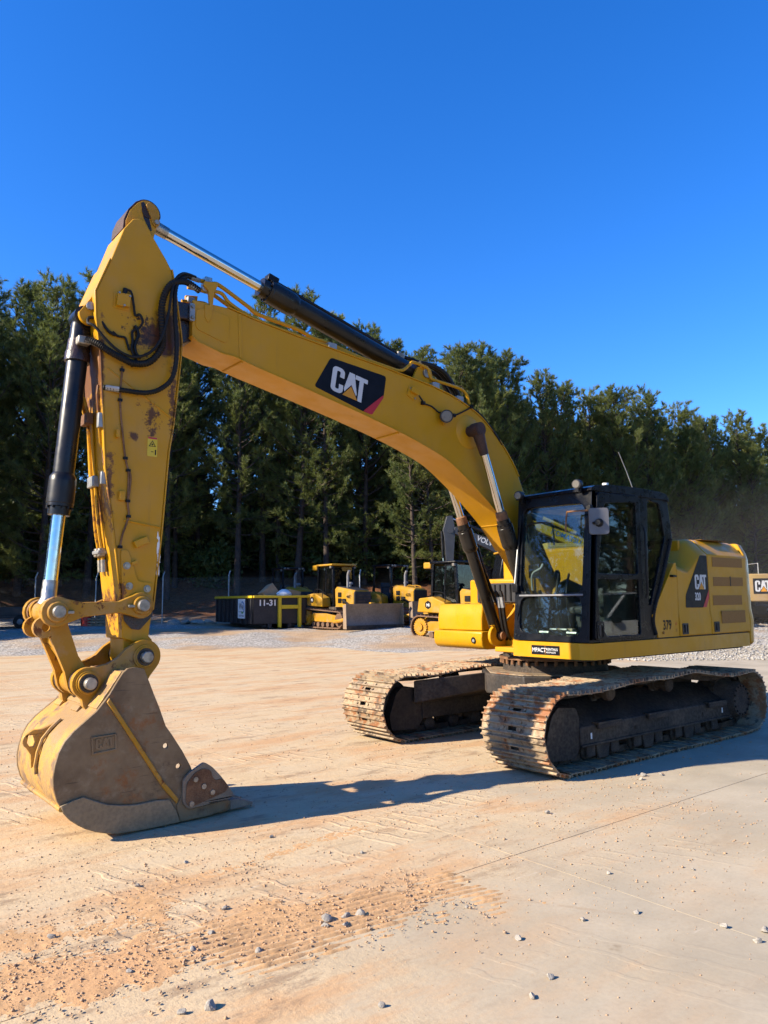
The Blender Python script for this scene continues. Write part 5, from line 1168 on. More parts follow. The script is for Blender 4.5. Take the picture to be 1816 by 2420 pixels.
def pine_proto(seed, H=20.0, h0=.35, spread=3.0, dens=1.0, droop=0.0):
    rg = np.random.default_rng(seed); tr = MB(); br = MB(); cen = []; dirs = []
    lean = rg.uniform(-.35, .35, 2); bend = rg.uniform(-.4, .4, 2)
    def trunk(h): u = h / H; return Vector((lean[0] * u + bend[0] * math.sin(u * 3), lean[1] * u + bend[1] * math.sin(u * 2.6), h))
    rb = .17 + .004 * H
    hs = np.linspace(-.4, H, 16); tr.tube([trunk(h) for h in hs], [rb * (1 - .93 * max(0, h) / H) for h in hs], 9)
    h = h0 * H
    while h < H - .15:
        u = (h - h0 * H) / (H * (1 - h0))
        prof = (.55 + 1.9 * u if u < .22 else .90 * max(0, 1 - ((u - .22) / .80) ** 1.7) ** .75 + .10)
        nb = rg.integers(3, 6) if u > .05 else rg.integers(2, 4)
        a0 = rg.uniform(0, 6.28)
        for k in range(nb):
            if rg.random() > .92 * dens: continue
            az = a0 + 6.283 * k / nb + rg.uniform(-.4, .4); L = spread * prof * rg.uniform(.55, 1.2) + .25
            el = -.15 + .95 * u + rg.uniform(-.15, .2) - droop
            p = trunk(h); d = Vector((math.cos(az) * math.cos(el), math.sin(az) * math.cos(el), math.sin(el)))
            pts = [p]; ns = max(3, int(L / .45))
            for q in range(ns):
                d = (d + Vector((rg.uniform(-.14, .14), rg.uniform(-.14, .14), .09 + rg.uniform(-.06, .1)))).normalized(); pts.append(pts[-1] + d * (L / ns))
            rr = .012 + .016 * L; br.tube(pts, [rr * (1 - .85 * i / ns) for i in range(ns + 1)], 4)
            for i in range(1, ns + 1):
                if i / ns < .34 and L > 1.2: continue
                f = (pts[i] - pts[i - 1]).normalized(); m_ = 3 if i < ns else 4
                for _ in range(m_):
                    s_ = Vector(rg.normal(0, 1, 3)); s_ = (s_ - f * s_.dot(f)).normalized()
                    tw = (f * .65 + s_ * .75 + Vector((0, 0, .38))).normalized(); l2 = rg.uniform(.20, .62) * min(1, L / 1.2)
                    e = pts[i] + tw * l2; cen.append(e); dirs.append(tw)
                    if l2 > .36: cen.append(pts[i] + tw * l2 * .5 + Vector(rg.normal(0, .05, 3))); dirs.append(tw)
                    if rg.random() < .45: br.tube([pts[i], e], [.010, .004], 3)
        h += rg.uniform(.34, .62) * (1.15 - .45 * u)
    for _ in range(5): cen.append(trunk(H) + Vector(rg.normal(0, .12, 3))); dirs.append(Vector((0, 0, 1)))
    # bare dead stubs under the crown
    for _ in range(10):
        hh = rg.uniform(.06, h0) * H; az = rg.uniform(0, 6.28); p = trunk(hh); L = rg.uniform(.4, 1.8); e = p + Vector((math.cos(az) * L, math.sin(az) * L, rg.uniform(-.2, .3))); br.tube([p, (p + e) / 2 + Vector((0, 0, .1)), e], [.022, .016, .006], 4)
    v, f = tufts(np.array([tuple(c) for c in cen]), np.array([tuple(c) for c in dirs]), rg)
    mats = 'needles' if seed % 3 else 'needles_light'
    tm = tr.mesh('trunk', 40); tm.materials.append(M['bark']); bmh = br.mesh('branches', 40); bmh.materials.append(M['bark'])
    return tm, bmh, np_mesh('crown', v, f, mats), H
PR = [pine_proto(1, 21, .15, 3.5, .88), pine_proto(2, 19, .10, 3.8, .90), pine_proto(3, 22, .20, 3.2, .85), pine_proto(4, 18, .10, 3.9, 1.05), pine_proto(5, 20, .22, 3.2, .92), pine_proto(6, 17, .07, 4.0, 1.05, .1), pine_proto(7, 20, .18, 3.6, 1.0), pine_proto(8, 19, .12, 3.5, 1.0, .05)]
def pine(D, Rr, k, H, label, group, rot):
    tm, bmh, cm, h0 = PR[k]; s = H / h0
    e = empty('pine_tree', yard(D, Rr, tz(D, Rr) - .1), rot); e.scale = (s * (1.0 if s > .8 else 1.1), s * (1.0 if s > .8 else 1.1), s)
    tag(e, label, 'tree', group)
    for nm, me in (('trunk', tm), ('branches', bmh), ('crown', cm)):
        o = bpy.data.objects.new(nm, me); COL.objects.link(o); o.parent = e
        if nm != 'trunk': o['kind'] = 'stuff'
    return e
def ztop(v, D): return CAM.z + D * math.tan(PITCH + math.atan((1210 - v) / 1773.86))
rt_ = random.Random(17)
# front row: picture column, height of the tip in the photograph, distance
FRONT = [(-60, 640, 46, 0), (95, 655, 47, 1), (205, 650, 50, 0), (300, 700, 52, 2), (395, 720, 49, 2), (470, 730, 55, 0), (560, 735, 50, 4), (620, 690, 53, 2), (700, 690, 51, 0), (790, 740, 54, 2), (860, 770, 52, 1), (930, 805, 57, 4), (1010, 815, 55, 2), (1085, 820, 52, 3), (1150, 815, 54, 0), (1215, 835, 55, 3), (1290, 885, 58, 1), (1350, 905, 60, 3), (1410, 925, 62, 5), (1480, 915, 60, 3), (1545, 925, 62, 1), (1625, 960, 66, 5), (1690, 985, 68, 3), (1750, 980, 70, 1), (1815, 1015, 72, 5), (1880, 1020, 74, 3)]
NAMES = ['cut by the left edge of the picture', 'left of the bucket cylinder with a bright pointed crown', 'with its tip just left of the raised stick', 'standing behind the stick', 'just right of the stick, under the boom nose', 'behind the boom, above the dumpster', 'with a bare slim trunk, under the boom',
         'with its tip under the bare chrome rod', 'with its tip showing between boom and stick cylinder', 'with its tip above the boom right of the cylinder gland', 'with its tip above the middle of the stick cylinder', 'with its tip just above the stick cylinder base', 'left of the bent hoses on top of the boom', 'directly behind the hoses at the bend of the boom', 'tallest of the group right of the boom bend', 'right shoulder of the group beside the boom bend',
         'lower crown in the dip right of the boom bend', 'behind the roof of the cab', 'left flank of the broad clump above the cab', 'tallest crown above the cab roof', 'right half of the clump behind the aerial', 'above the engine hood', 'above the counterweight, pale tip', 'in the row near the right edge', 'cut by the right edge of the picture', 'just beyond the right edge of the picture']
used = []
for (u, v, D, k), nm in zip(FRONT, NAMES):
    Rr = (u - 908) / 1773.86 * D; g = tz(D, Rr); H = ztop(v + 22, D) - g
    pine(D, Rr, k, H, 'tall pine ' + nm, 'pines along the front of the wood', rt_.uniform(0, 6.28)); used.append((D, Rr))
n = 0
for row, (dd, cnt) in enumerate(((3.0, 20), (8, 26), (15, 26), (24, 22))):
    for i in range(cnt):
        u = -120 + (2020 * (i + rt_.uniform(.1, .9)) / cnt)
        Db = float(bank_start(max(-30, (u - 908) / 1773.86 * 52))) + 6
        D = max(Db, 48) + dd + rt_.uniform(-2.5, 2.5); Rr = (u - 908) / 1773.86 * D
        if u < 1000 and (i + row) % 3 == 0: continue
        vf = np.interp(u, [f[0] for f in FRONT], [f[1] for f in FRONT])
        H = (ztop(vf + rt_.uniform(20, 120), D) - tz(D, Rr)) * rt_.uniform(.86, 1.0)
        pine(D, Rr, rt_.choice([0, 1, 2, 3, 5, 6, 7] if u > 900 else [0, 1, 2, 4, 6]), max(9, min(H, 23)), 'dark pine in the deep rows of the wood', 'pines deep in the wood', rt_.uniform(0, 6.28))
# the wood goes on round the left side of the yard and behind the right, outside the picture
for D, Rr, H in ((32.6, -21.5, 17), (31.4, -25, 18), (30.2, -28.5, 17), (29.5, -31.5, 18), (35.5, -23.5, 18), (34.2, -27, 17), (33.5, -31, 18), (38.5, -25.5, 17), (37.5, -29, 18), (41, -28, 17), (44, -27.5, 19), (46, -31, 18), (43, -33, 18), (48, -29.5, 20), (50, -34, 19), (47, -37, 18), (52, -31, 20), (55, -36, 19), (45, -41, 18), (58, -33, 20), (27, -35, 15), (25, -38, 15), (22, -39, 14), (20, -42, 14), (17, -41, 14), (15, -44, 14), (12, -43, 14), (9, -45, 14), (6, -44, 14), (3, -46, 14), (0, -45, 14), (-3, -47, 14), (24, -42, 16), (13, -47, 16), (5, -48, 16)):
    pine(D, Rr, rt_.choice([0, 1, 3]), H, 'pine beyond the left edge of the picture', 'pines left of the yard', rt_.uniform(0, 6.28))
for i in range(18):
    x = -62 + i * 3.1 + rt_.uniform(-.8, .8); yv = 19.5 + (4 if i % 2 else 0) + max(0, -x - 25) * .12 + rt_.uniform(-1, 1)
    tm, bmh, cm, h0 = PR[rt_.choice([1, 3, 5])]; s = rt_.uniform(14, 18) / h0
    e = tag(empty('pine_tree', (x, yv, -.1), rt_.uniform(0, 6)), 'pine behind the right side of the yard, outside the picture', 'tree', 'pines right of the yard'); e.scale = (s, s, s)
    for nm, me in (('trunk', tm), ('branches', bmh), ('crown', cm)):
        o = bpy.data.objects.new(nm, me); COL.objects.link(o); o.parent = e
        if nm != 'trunk': o['kind'] = 'stuff'

# undergrowth
def bush_mesh(seed, mat, h, w_, n, ls=.14, col=False):
    rg = np.random.default_rng(seed); p = rg.normal(0, 1, (n, 3)); p /= np.linalg.norm(p, axis=1, keepdims=True); p *= rg.uniform(.55, 1.0, (n, 1)) ** .5
    lump = 1 + .25 * np.sin(p[:, :1] * 5 + seed) * np.sin(p[:, 1:2] * 4.3 + 1) + .15 * np.sin(p[:, 2:] * 7)
    p = p * lump * np.array([w_, w_, h * .5]); p[:, 2] += h * .5
    d = rg.normal(0, 1, (n, 3)); d /= np.linalg.norm(d, axis=1, keepdims=True); s = np.cross(d, rg.normal(0, 1, (n, 3))); s /= np.linalg.norm(s, axis=1, keepdims=True)
    L = ls * rg.uniform(.6, 1.3, (n, 1)); a = p - d * L; b = p + s * L * .5; c = p + d * L; e = p - s * L * .5
    v = np.stack([a, b, c, e], 1).reshape(-1, 3); return np_mesh('foliage', v, np.arange(len(v)).reshape(-1, 4), mat)
IVY = [bush_mesh(i, 'ivy', 4.6, .55, 2600, .12) for i in (1, 2)]
BSH = [bush_mesh(i, 'leaves', 2.6, 1.5, 2600, .13) for i in (3, 4, 5)]
def bush(name, me, D, Rr, s, label, cat, group, stemh):
    e = empty(name, yard(D, Rr, tz(D, Rr) - .05), rt_.uniform(0, 6)); e.scale = (s, s, s); tag(e, label, cat, group)
    o = bpy.data.objects.new('foliage', me); COL.objects.link(o); o.parent = e
    MB().tube([(0, 0, -.2), (.05, .02, stemh * .5), (0, .03, stemh)], [.09, .06, .03], 7).build('stem', 'bark', e)
for u, D, lab in ((737, 58, 'left'), (765, 59, 'middle'), (783, 60, 'right')):
    bush('ivy_column', IVY[u % 2], D, (u - 908) / 1773.86 * D, .95, 'pale green ivy-covered trunk behind the dozers, %s of the three' % lab, 'ivy', 'ivy columns', 4.2)
for u, D, lab in ((972, 60, 'yellow-green shrub glowing behind the dozers right of the exhaust pipes'), (1065, 62, 'yellow-green shrub left of the dark grey excavator arm')):
    bush('sunlit_shrub', BSH[0], D, (u - 908) / 1773.86 * D, 1.25, lab, 'shrub', None, 2.0)
for i in range(70):
    u = -40 + 1900 * i / 70 + rt_.uniform(-30, 30); D = float(bank_start((u - 908) / 1773.86 * 52)) + rt_.uniform(9, 30)
    bush('understory_bush', BSH[i % 3], D, (u - 908) / 1773.86 * D, rt_.uniform(.9, 1.9), 'dark leafy bush under the pines', 'shrub', 'bushes under the pines', 1.8)

# the far wood behind closes the view
rg = np.random.default_rng(77); n = 90000
u_ = rg.uniform(-200, 2050, n); Dw = 82 + 14 * rg.uniform(0, 1, n); Rw = (u_ - 908) / 1773.86 * Dw
hw = (11.5 + 2.2 * np.sin(u_ * .021) + 1.6 * np.sin(u_ * .057 + 1) + 1.1 * np.sin(u_ * .13 + 2)) * rg.uniform(0, 1, n) ** .8
zw = terrain(Dw, Rw) + hw
pc = np.stack([CAM.x + FWD.x * Dw + RGT.x * Rw, CAM.y + FWD.y * Dw + RGT.y * Rw, zw], -1)
d = rg.normal(0, 1, (n, 3)); d /= np.linalg.norm(d, axis=1, keepdims=True); s = np.cross(d, rg.normal(0, 1, (n, 3))); s /= np.linalg.norm(s, axis=1, keepdims=True)
L = .34 * rg.uniform(.6, 1.4, (n, 1)); v = np.stack([pc - d * L, pc + s * L * .6, pc + d * L, pc - s * L * .6], 1).reshape(-1, 3)
o = bpy.data.objects.new('far_wood', np_mesh('far_wood', v, np.arange(len(v)).reshape(-1, 4), 'leaves')); COL.objects.link(o)
tag(o, 'dark mass of far trees behind the pine trunks', 'trees', kind='stuff')

# =================================================================== parked machines and things at the back of the yard
def head(fr, fd):
    v = RGT * fr + FWD * fd; return math.atan2(v.y, v.x)
def stadium(x0, x1, z0, r0, z1, r1, n=10):
    """belt outline round two wheels (rear x0, front x1)"""
    return arcp(x1, z1, r1, -90, 90, n) + arcp(x0, z0, r0, 90, 270, n)
def belt(o, x0, x1, z0, r0, z1, r1, y0, y1, mat, par, th=.05, name='track'):
    a = stadium(x0, x1, z0, r0, z1, r1, 14); c = stadium(x0, x1, z0, r0 - th, z1, r1 - th, 14)
    b = MB().prism(a, y0, y1, [c])
    # grouser bars
    pts = [Vector(p) for p in a + [a[0]]]; L = sum((pts[i + 1] - pts[i]).length for i in range(len(pts) - 1)); n = int(L / .2)
    for k in range(n):
        s = k * L / n
        for i in range(len(pts) - 1):
            l = (pts[i + 1] - pts[i]).length
            if s <= l:
                p = pts[i] + (pts[i + 1] - pts[i]) * (s / l); d = (pts[i + 1] - pts[i]).normalized(); nn = Vector((d.y, -d.x))
                q0 = p - d * .012; q1 = p + d * .012
                b.prism([tuple(q0), tuple(q1), tuple(q1 + nn * .045), tuple(q0 + nn * .045)], y0, y1); break
            s -= l
    return b.build(name, mat, par)
def hexlogo(par, x, z, y, s, r=.17):
    nrm = (0, s, 0); u = (-s, 0, 0)
    MB().prism([(x + r * math.cos(R(30 + 60 * i)), z + r * math.sin(R(30 + 60 * i))) for i in range(6)], y, y + s * .006).build('hexagon_badge', 'decal_black', par, smooth=0)
    text('Mi', 'badge_lettering', 'logo_white', par, (x + s * .085, y + s * .006, z - .06), u, (0, 0, 1), nrm, .12, .002, bold=.02)
def dozer(label, loc, rz, cab=True, num='', roof='yellow_bg', blade=True, grille='dark_grey'):
    e = tag(empty('bulldozer', loc, rz), label, 'bulldozer', 'bulldozers parked in a row on the gravel')
    for s in (1, -1):
        t_ = belt(e, -1.35, 1.35, .50, .46, .42, .40, s * .62, s * 1.24, 'dozer_track', e)
        MB().prism([(-1.2, .35), (1.2, .30), (1.15, .60), (.2, .72), (-.9, .72), (-1.2, .60)], s * .78, s * 1.10).build('track_frame', 'yellow_link', e, .02)
        for x in (-.8, -.4, 0, .4, .8): MB().cyl((x, s * .80, .20), (x, s * 1.14, .20), .12, n=14).build('track_roller', 'dozer_track', e)
        sp_ = [(-1.35 + (.36 if i % 2 else .31) * math.cos(math.pi * i / 22), .50 + (.36 if i % 2 else .31) * math.sin(math.pi * i / 22)) for i in range(44)]
        MB().prism(sp_, s * 1.0, s * 1.16).build('sprocket', 'yellow_link', e)
        MB().cyl((-1.35, s * 1.16, .5), (-1.35, s * 1.22, .5), .15, n=16).build('sprocket_hub', 'yellow_link', e)
        MB().cyl((1.35, s * .8, .42), (1.35, s * 1.14, .42), .33, n=24).build('idler', 'dozer_track', e)
        MB().loft([[(x, y, z) for x, z in ((-1.55, 1.08), (-.05, 1.02), (-.10, 1.45), (-.75, 1.68), (-1.45, 1.62))] for y in (s * .62, s * 1.12)]).build('fender_tank', 'yellow_bg', e, .04)
        hexlogo(e, -.95, 1.36, s * 1.12, s)
        MB().tube(cr([(1.2, s * 1.30, .35), (1.9, s * 1.36, .42), (2.35, s * 1.30, .55)], 4), .09, 8).build('push_arm', 'yellow_link', e)
    HD = MB().loft([[(x, -y, .82), (x, y, .82), (x, y, z - .12), (x, y - .10, z), (x, -y + .10, z), (x, -y, z - .12)] for x, y, z in ((.20, .56, 1.98), (.80, .54, 1.90), (1.62, .50, 1.78))]).build('engine_hood', 'yellow_bg', e, .02)
    MB().loft([[(x, -y, z - .01), (x, y, z - .01), (x, y * .9, z + .03), (x, -y * .9, z + .03)] for x, y, z in ((.22, .44, 1.98), (.80, .42, 1.90), (1.60, .38, 1.78))]).build('hood_top', 'dark_grey' if cab else 'yellow_bg', HD, .01)
    MB().bb((1.62, -.47, .84), (1.68, .47, 1.72)).build('grille', grille, HD, .01)
    for i in range(5): MB().bb((1.68, -.40, .95 + i * .14), (1.695, .40, 1.02 + i * .14)).build('grille_slat', 'mud_dark' if grille != 'black' else 'black', HD)
    for s in (1, -1):
        for (x0, z0) in ((.45, 1.20), (.80, 1.18), (.45, 1.48)): MB().bb((x0, s * .56, z0), (x0 + .26, s * .572, z0 + .22)).build('hood_louvre', 'black', HD)
        if num: text(num, 'fleet_number', 'decal_black', HD, (1.28 + s * .16, s * .555, 1.42), (-s, 0, 0), (0, 0, 1), (0, s, 0), .15, .004, bold=.015)
    MB().tube(cr([(.78, -.22, 1.85), (.78, -.22, 2.35), (.80, -.22, 2.55), (.90, -.22, 2.72)], 5), .065, 10).build('exhaust_pipe', 'grey', e)
    MB().lathe((.45, .15, 1.95), (.45, .15, 2.20), [(0, .07), (.5, .07), (.55, .14), (.8, .14), (1, .08)], 14).build('air_precleaner', 'grey', e)
    # operator station
    zc, zt = 1.35, 2.98
    for (x, y) in ((.18, .60), (.18, -.60), (-1.15, .66), (-1.15, -.66)):
        xt = x - .12 if x > 0 else x + .10
        MB().loft([[(x - .05, y - .05, zc - .25), (x + .05, y - .05, zc - .25), (x + .05, y + .05, zc - .25), (x - .05, y + .05, zc - .25)], [(xt - .05, y - .05, zt), (xt + .05, y - .05, zt), (xt + .05, y + .05, zt), (xt - .05, y + .05, zt)]]).build('cab_post', 'cab_black', e, .01)
    MB().bb((-1.20, -.74, zt), (.18, .74, zt + .10)).build('cab_roof', roof, e, .04)
    MB().bb((-1.1, -.6, 1.0), (.20, .6, 1.32)).build('cab_base', 'cab_black', e, .02)
    MB().bb((-.95, -.30, 1.32), (-.35, .30, 1.60)).build('seat_cushion', 'seat', e, .05); MB().bb((-1.0, -.30, 1.55), (-.85, .30, 2.15)).build('seat_backrest', 'seat', e, .05)
    MB().bb((-.05, -.45, 1.3), (.10, .45, 1.75)).build('dashboard', 'black', e, .03)
    if cab:
        for s in (1, -1):
            MB().prism([(.12, 1.10), (.02, 2.92), (-.45, 2.92), (-.55, 1.10)], s * .60, s * .612).build('door_glass', 'glass_bg', e, smooth=0)
            MB().prism([(.15, 1.06), (.05, 2.98), (-.48, 2.98), (-.60, 1.06)], s * .605, s * .63, [[(.08, 1.15), (-.01, 2.88), (-.42, 2.88), (-.52, 1.15)]]).build('door_frame', 'cab_black', e, .006)
            MB().prism([(-.60, 1.75), (-.52, 2.9), (-1.0, 2.9), (-1.08, 1.75)], s * .63, s * .64).build('rear_side_glass', 'glass_bg', e, smooth=0)
            MB().prism([(-.60, 1.06), (-.60, 1.75), (-1.1, 1.75), (-1.1, 1.06)], s * .62, s * .65).build('side_panel', 'cab_black', e, .006)
        MB().prism([(-.55, 1.80), (.55, 1.80), (.55, 2.92), (-.55, 2.92)], .07, .076, mp=lambda u, v, w: (w, u, v)).build('windshield', 'glass_bg', e, smooth=0)
        MB().prism([(-.60, 1.75), (.60, 1.75), (.60, 2.9), (-.60, 2.9)], -1.10, -1.094, mp=lambda u, v, w: (w, u, v)).build('rear_glass', 'glass_bg', e, smooth=0)
        MB().bb((-1.55, -.72, 2.80), (-1.15, .72, 3.06)).build('air_conditioner', 'yellow_bg', e, .05)
    else:
        for y in (-.55, -.35, .35, .55): MB().bb((.16, y - .06, zt - .02), (.22, y + .06, zt + .08)).build('work_lamp', 'lens', e, .01)
        MB().tube([(-1.05, .62, 1.9), (.1, .58, 1.9)], .025, 6).build('guard_rail', 'black', e); MB().tube([(-1.05, -.62, 1.9), (.1, -.58, 1.9)], .025, 6).build('guard_rail', 'black', e)
        for y in (.2, -.2): MB().tube(cr([(.95, y, 1.86), (1.0, y, 1.98), (1.45, y, 1.92), (1.50, y, 1.80)], 4), .02, 6).build('hood_rail', 'yellow_bg', e)
    MB().bb((-1.75, -.55, .75), (-1.2, .55, 1.35)).build('rear_housing', 'yellow_bg', e, .04)
    for s in (1, -1):
        MB().tube(cr([(-.1, s * 1.10, 1.45), (-.05, s * 1.12, 1.75), (-.35, s * 1.12, 1.86), (-.75, s * 1.08, 1.85), (-.8, s * 1.05, 1.66)], 4), .018, 6).build('grab_rail', 'black', e)
        MB().tube([(.9, s * .62, 1.35), (1.9, s * .62, .85)], .055, 10).build('lift_cylinder', 'cyl_black', e); MB().tube([(1.9, s * .62, .85), (2.38, s * .62, .62)], .03, 8).build('lift_rod', 'chrome', e)
        MB().bb((.25, s * .60, .86), (.85, s * .95, 1.02)).build('side_step', 'mud_dark', e, .01)
        MB().bb((-.02, s * .64, 2.86), (.10, s * .74, 2.97)).build('side_lamp', 'lens', e, .01)
        MB().tube(cr([(.5, s * .5, 1.0), (.7, s * .62, .9), (1.1, s * .6, 1.05)], 4), .025, 6).build('hose', 'hose', e)
    if blade:
        prof = [tuple(q) for q in cr([(2.62, .06), (2.46, .30), (2.40, .62), (2.46, .92), (2.60, 1.16)], 4)]
        B_ = MB().prism(prof + [(p[0] - .05, p[1]) for p in reversed(prof)], -1.62, 1.62).build('blade', 'blade_steel', e, .006)
        MB().bb((2.58, -1.64, .0), (2.66, 1.64, .20)).build('cutting_edge', 'mud_dark', B_, .006)
        for s in (1, -1): MB().prism([(2.40, .05), (2.66, .05), (2.62, 1.16), (2.40, 1.10)], s * 1.62, s * 1.66).build('end_plate', 'blade_steel', B_, .005)
        MB().bb((2.28, -.12, .9), (2.44, .12, 1.22)).build('blade_bracket', 'yellow_bg', B_, .02)
    return e
def spot(u, D): return yard(D, (u - 908) / 1773.86 * D, tz(D, (u - 908) / 1773.86 * D))
hd_ = head(.62, -.78)
dozer('yellow bulldozer with a closed cab, bent exhaust and wide blade, beside the dumpster', spot(808, 36.6), hd_, True, '447')
dozer('yellow bulldozer with an open black canopy, farthest left, behind the dumpster', spot(690, 42), head(.55, -.83), False, '361', 'black')
dozer('yellow bulldozer with an open black canopy and black grille, second from the right', spot(938, 39.8), head(.70, -.71), False, '633', 'black', True, 'black')
dozer('yellow bulldozer with a glazed cab, right above the tool box of the big excavator', spot(1096, 29.8), head(.70, -.71), True, '', 'cab_black', False)

def far_excavator(label, loc, rz, paintm, word, wordmat, sc=1.0, boomrot=12, stickang=-80, catback=False, cabm='cab_black', group=None):
    e = tag(empty('excavator', loc, rz), label, 'excavator', group); e.scale = (sc, sc, sc)
    for s in (1, -1):
        belt(e, -1.85, 1.80, .40, .38, .40, .38, s * .85, s * 1.55, 'dozer_track', e)
        MB().bb((-1.7, s * .95, .25), (1.6, s * 1.42, .60)).build('track_frame', 'frame_black', e, .03)
        MB().cyl((-1.84, s * 1.1, .40), (-1.84, s * 1.56, .40), .22, n=20).build('final_drive', 'mud_dark', e)
        for x in (-1.2, -.6, 0, .6, 1.2): MB().cyl((x, s * 1.0, .16), (x, s * 1.45, .16), .1, n=12).build('track_roller', 'mud_dark', e)
    MB().bb((-.8, -.9, .45), (.8, .9, .85)).build('carbody', 'frame_black', e, .03)
    MB().cyl((0, 0, .8), (0, 0, 1.05), .65, n=28).build('swing_bearing', 'mud_dark', e)
    MB().bb((-2.3, -1.40, 1.05), (.7, 1.40, 1.24)).build('upper_frame', paintm, e, .03)
    MB().bb((.7, .40, 1.05), (1.25, 1.40, 1.24)).build('cab_deck', paintm, e, .02)
    MB().bb((-2.28, -1.38, 1.24), (-.55, 1.38, 2.35)).build('engine_housing', paintm, e, .06)
    for x in (-1.9, -1.5, -1.1): MB().bb((x, 1.38, 1.5), (x + .25, 1.392, 2.0)).build('louvre_screen', 'louvre', e)
    lay_ = [[(x, y * k, z) for x, y in cwp] for z, k in ((1.08, .97), (1.15, 1.0), (2.2, .99), (2.32, .95))]
    cw_ = MB().loft(lay_).build('counterweight', paintm, e, .03)
    MB().bb((-.5, -1.38, 1.24), (.7, -.45, 1.9)).build('fuel_tank', paintm, e, .05)
    for y in (-1.2, -.2, .6): MB().tube([(-.6, y, 2.3), (-.6, y, 2.85), (-1.9, y, 2.85), (-1.9, y, 2.3)], .022, 6).build('hand_rail', 'galv', e)
    # cab: posts, roof, panes
    o_ = [(1.2, 1.24), (1.05, 2.88), (-.42, 2.90), (-.48, 1.24)]
    for y in (.40, 1.38):
        MB().prism(o_, y, y + .04, [[(1.05, 1.95), (.95, 2.78), (.25, 2.78), (.25, 1.95)], [(.12, 1.75), (.12, 2.78), (-.33, 2.78), (-.36, 1.75)], [(1.08, 1.35), (1.06, 1.85), (.25, 1.85), (.25, 1.35)]]).build('cab_side', cabm, e, .01)
        MB().prism([(1.1, 1.3), (.98, 2.82), (-.38, 2.82), (-.42, 1.3)], y + .015, y + .02).build('side_glass', 'glass_bg', e, smooth=0)
    MB().bb((-.45, .38, 2.88), (1.08, 1.44, 2.97)).build('cab_roof', cabm, e, .03)
    MB().bb((-.48, .44, 1.24), (-.42, 1.38, 1.95)).build('cab_back', cabm, e, .01)
    MB().prism([(.44, 0), (1.38, 0), (1.38, 1.6), (.44, 1.6)], -.02, -.012, mp=plane_map((1.2, 0, 1.26), (0, 1, 0), (-.095, 0, 1), (1, 0, .1))).build('windshield', 'glass_bg', e, smooth=0)
    MB().bb((-.05, .65, 1.3), (.5, 1.15, 1.65)).build('seat_cushion', 'seat', e, .05); MB().bb((-.15, .65, 1.6), (.0, 1.15, 2.3)).build('seat_backrest', 'seat', e, .05)
    # boom, turned up about its foot
    a_ = R(boomrot); cx_, cz_ = .17, 1.72
    def rot(p): x, z = p[0] - cx_, p[1] - cz_; return (cx_ + x * math.cos(a_) - z * math.sin(a_), cz_ + x * math.sin(a_) + z * math.cos(a_))
    bo = MB().prism([rot(p) for p in top + foot + bot] , -.22, .22).build('boom', paintm, e, .01)
    nz = rot((5.30, 4.12)); MB().cyl((nz[0], -.25, nz[1]), (nz[0], .25, nz[1]), .16, n=18).build('boom_nose', paintm, e)
    if word:
        A = Vector(rot((3.75, 3.92))); B = Vector(rot((2.75, 3.75))); d = (B - A).normalized()
        text(word, 'lettering', wordmat, bo, (A.x, .222, A.y), (d.x, 0, d.y), (-d.y if d.x > 0 else d.y, 0, abs(d.x)), (0, 1, 0), .28, .004, bold=.025, sx=.95)
        MBd = rot((3.0, 3.8))
    # stick and bucket
    sa = R(stickang); sx, sz = math.cos(sa), math.sin(sa); nx, nz_ = -sz, sx
    def sp2(l, w_): return (nz[0] + sx * l + nx * w_, nz[1] + sz * l + nz_ * w_)
    MB().prism([sp2(-.85, .02), sp2(-.80, .22), sp2(.0, .42), sp2(.4, .34), sp2(2.8, .12), sp2(2.95, -.02), sp2(2.8, -.16), sp2(.2, -.26), sp2(-.3, -.22), sp2(-.85, -.10)], -.19, .19).build('stick', paintm, e, .01)
    tip = Vector(sp2(2.85, -.02)); bp = []
    for x, z in ((.05, .10), (.30, .05), (.62, -.20), (.72, -.55), (.60, -.90), (.30, -1.15), (-.25, -1.22), (-.70, -1.15), (-.25, -.60), (-.10, -.05)): bp.append((tip.x + x, tip.y + z))
    for s in (1, -1): MB().prism(bp, s * .50, s * .53).build('bucket_side', 'bucket_steel', e, .005)
    se = bp[:8]; MB().loft([[(p[0], -.5, p[1]), (p[0], .5, p[1]), (p[0] - .03, .5, p[1] + .02), (p[0] - .03, -.5, p[1] + .02)] for p in se]).build('bucket_shell', 'bucket_steel', e)
    # cylinders
    def cylr(n_, p, q, f, r, y):
        p, q = Vector((p[0], y, p[1])), Vector((q[0], y, q[1])); m_ = p + (q - p) * f
        MB().cyl(p, m_, r, n=14).build(n_, 'cyl_black' if paintm != 'komatsu_yellow' else paintm, e); MB().cyl(m_, q, r * .55, n=12).build('rod', 'chrome', e)
    for s in (.33, -.33): cylr('boom_cylinder', (.75, 1.25), rot((1.67, 3.64)), .58, .085, s)
    cylr('stick_cylinder', rot((2.3, 4.28)), sp2(-.78, .08), .66, .10, 0)
    cylr('bucket_cylinder', sp2(.05, .48), sp2(2.35, .32), .66, .09, 0)
    MB().tube(cr([(*[rot((2.2, 4.2))[0]], .12, rot((2.2, 4.2))[1]), (rot((1.8, 4.3))[0], .12, rot((1.8, 4.3))[1]), (rot((1.3, 3.85))[0], .12, rot((1.3, 3.85))[1])], 5), .03, 6).build('hose', 'hose', e)
    if catback:
        MB().prism([(-.42, 1.42), (.42, 1.42), (.42, 2.12), (-.42, 2.12)], -2.838, -2.842, mp=lambda u, v, w: (w, u, v)).build('logo_decal', 'decal_black', cw_, smooth=0)
        emblem(cw_, (-2.842, .34, 1.52), (0, -.52, 0), (0, 0, .50), (-1, 0, 0))
    return e
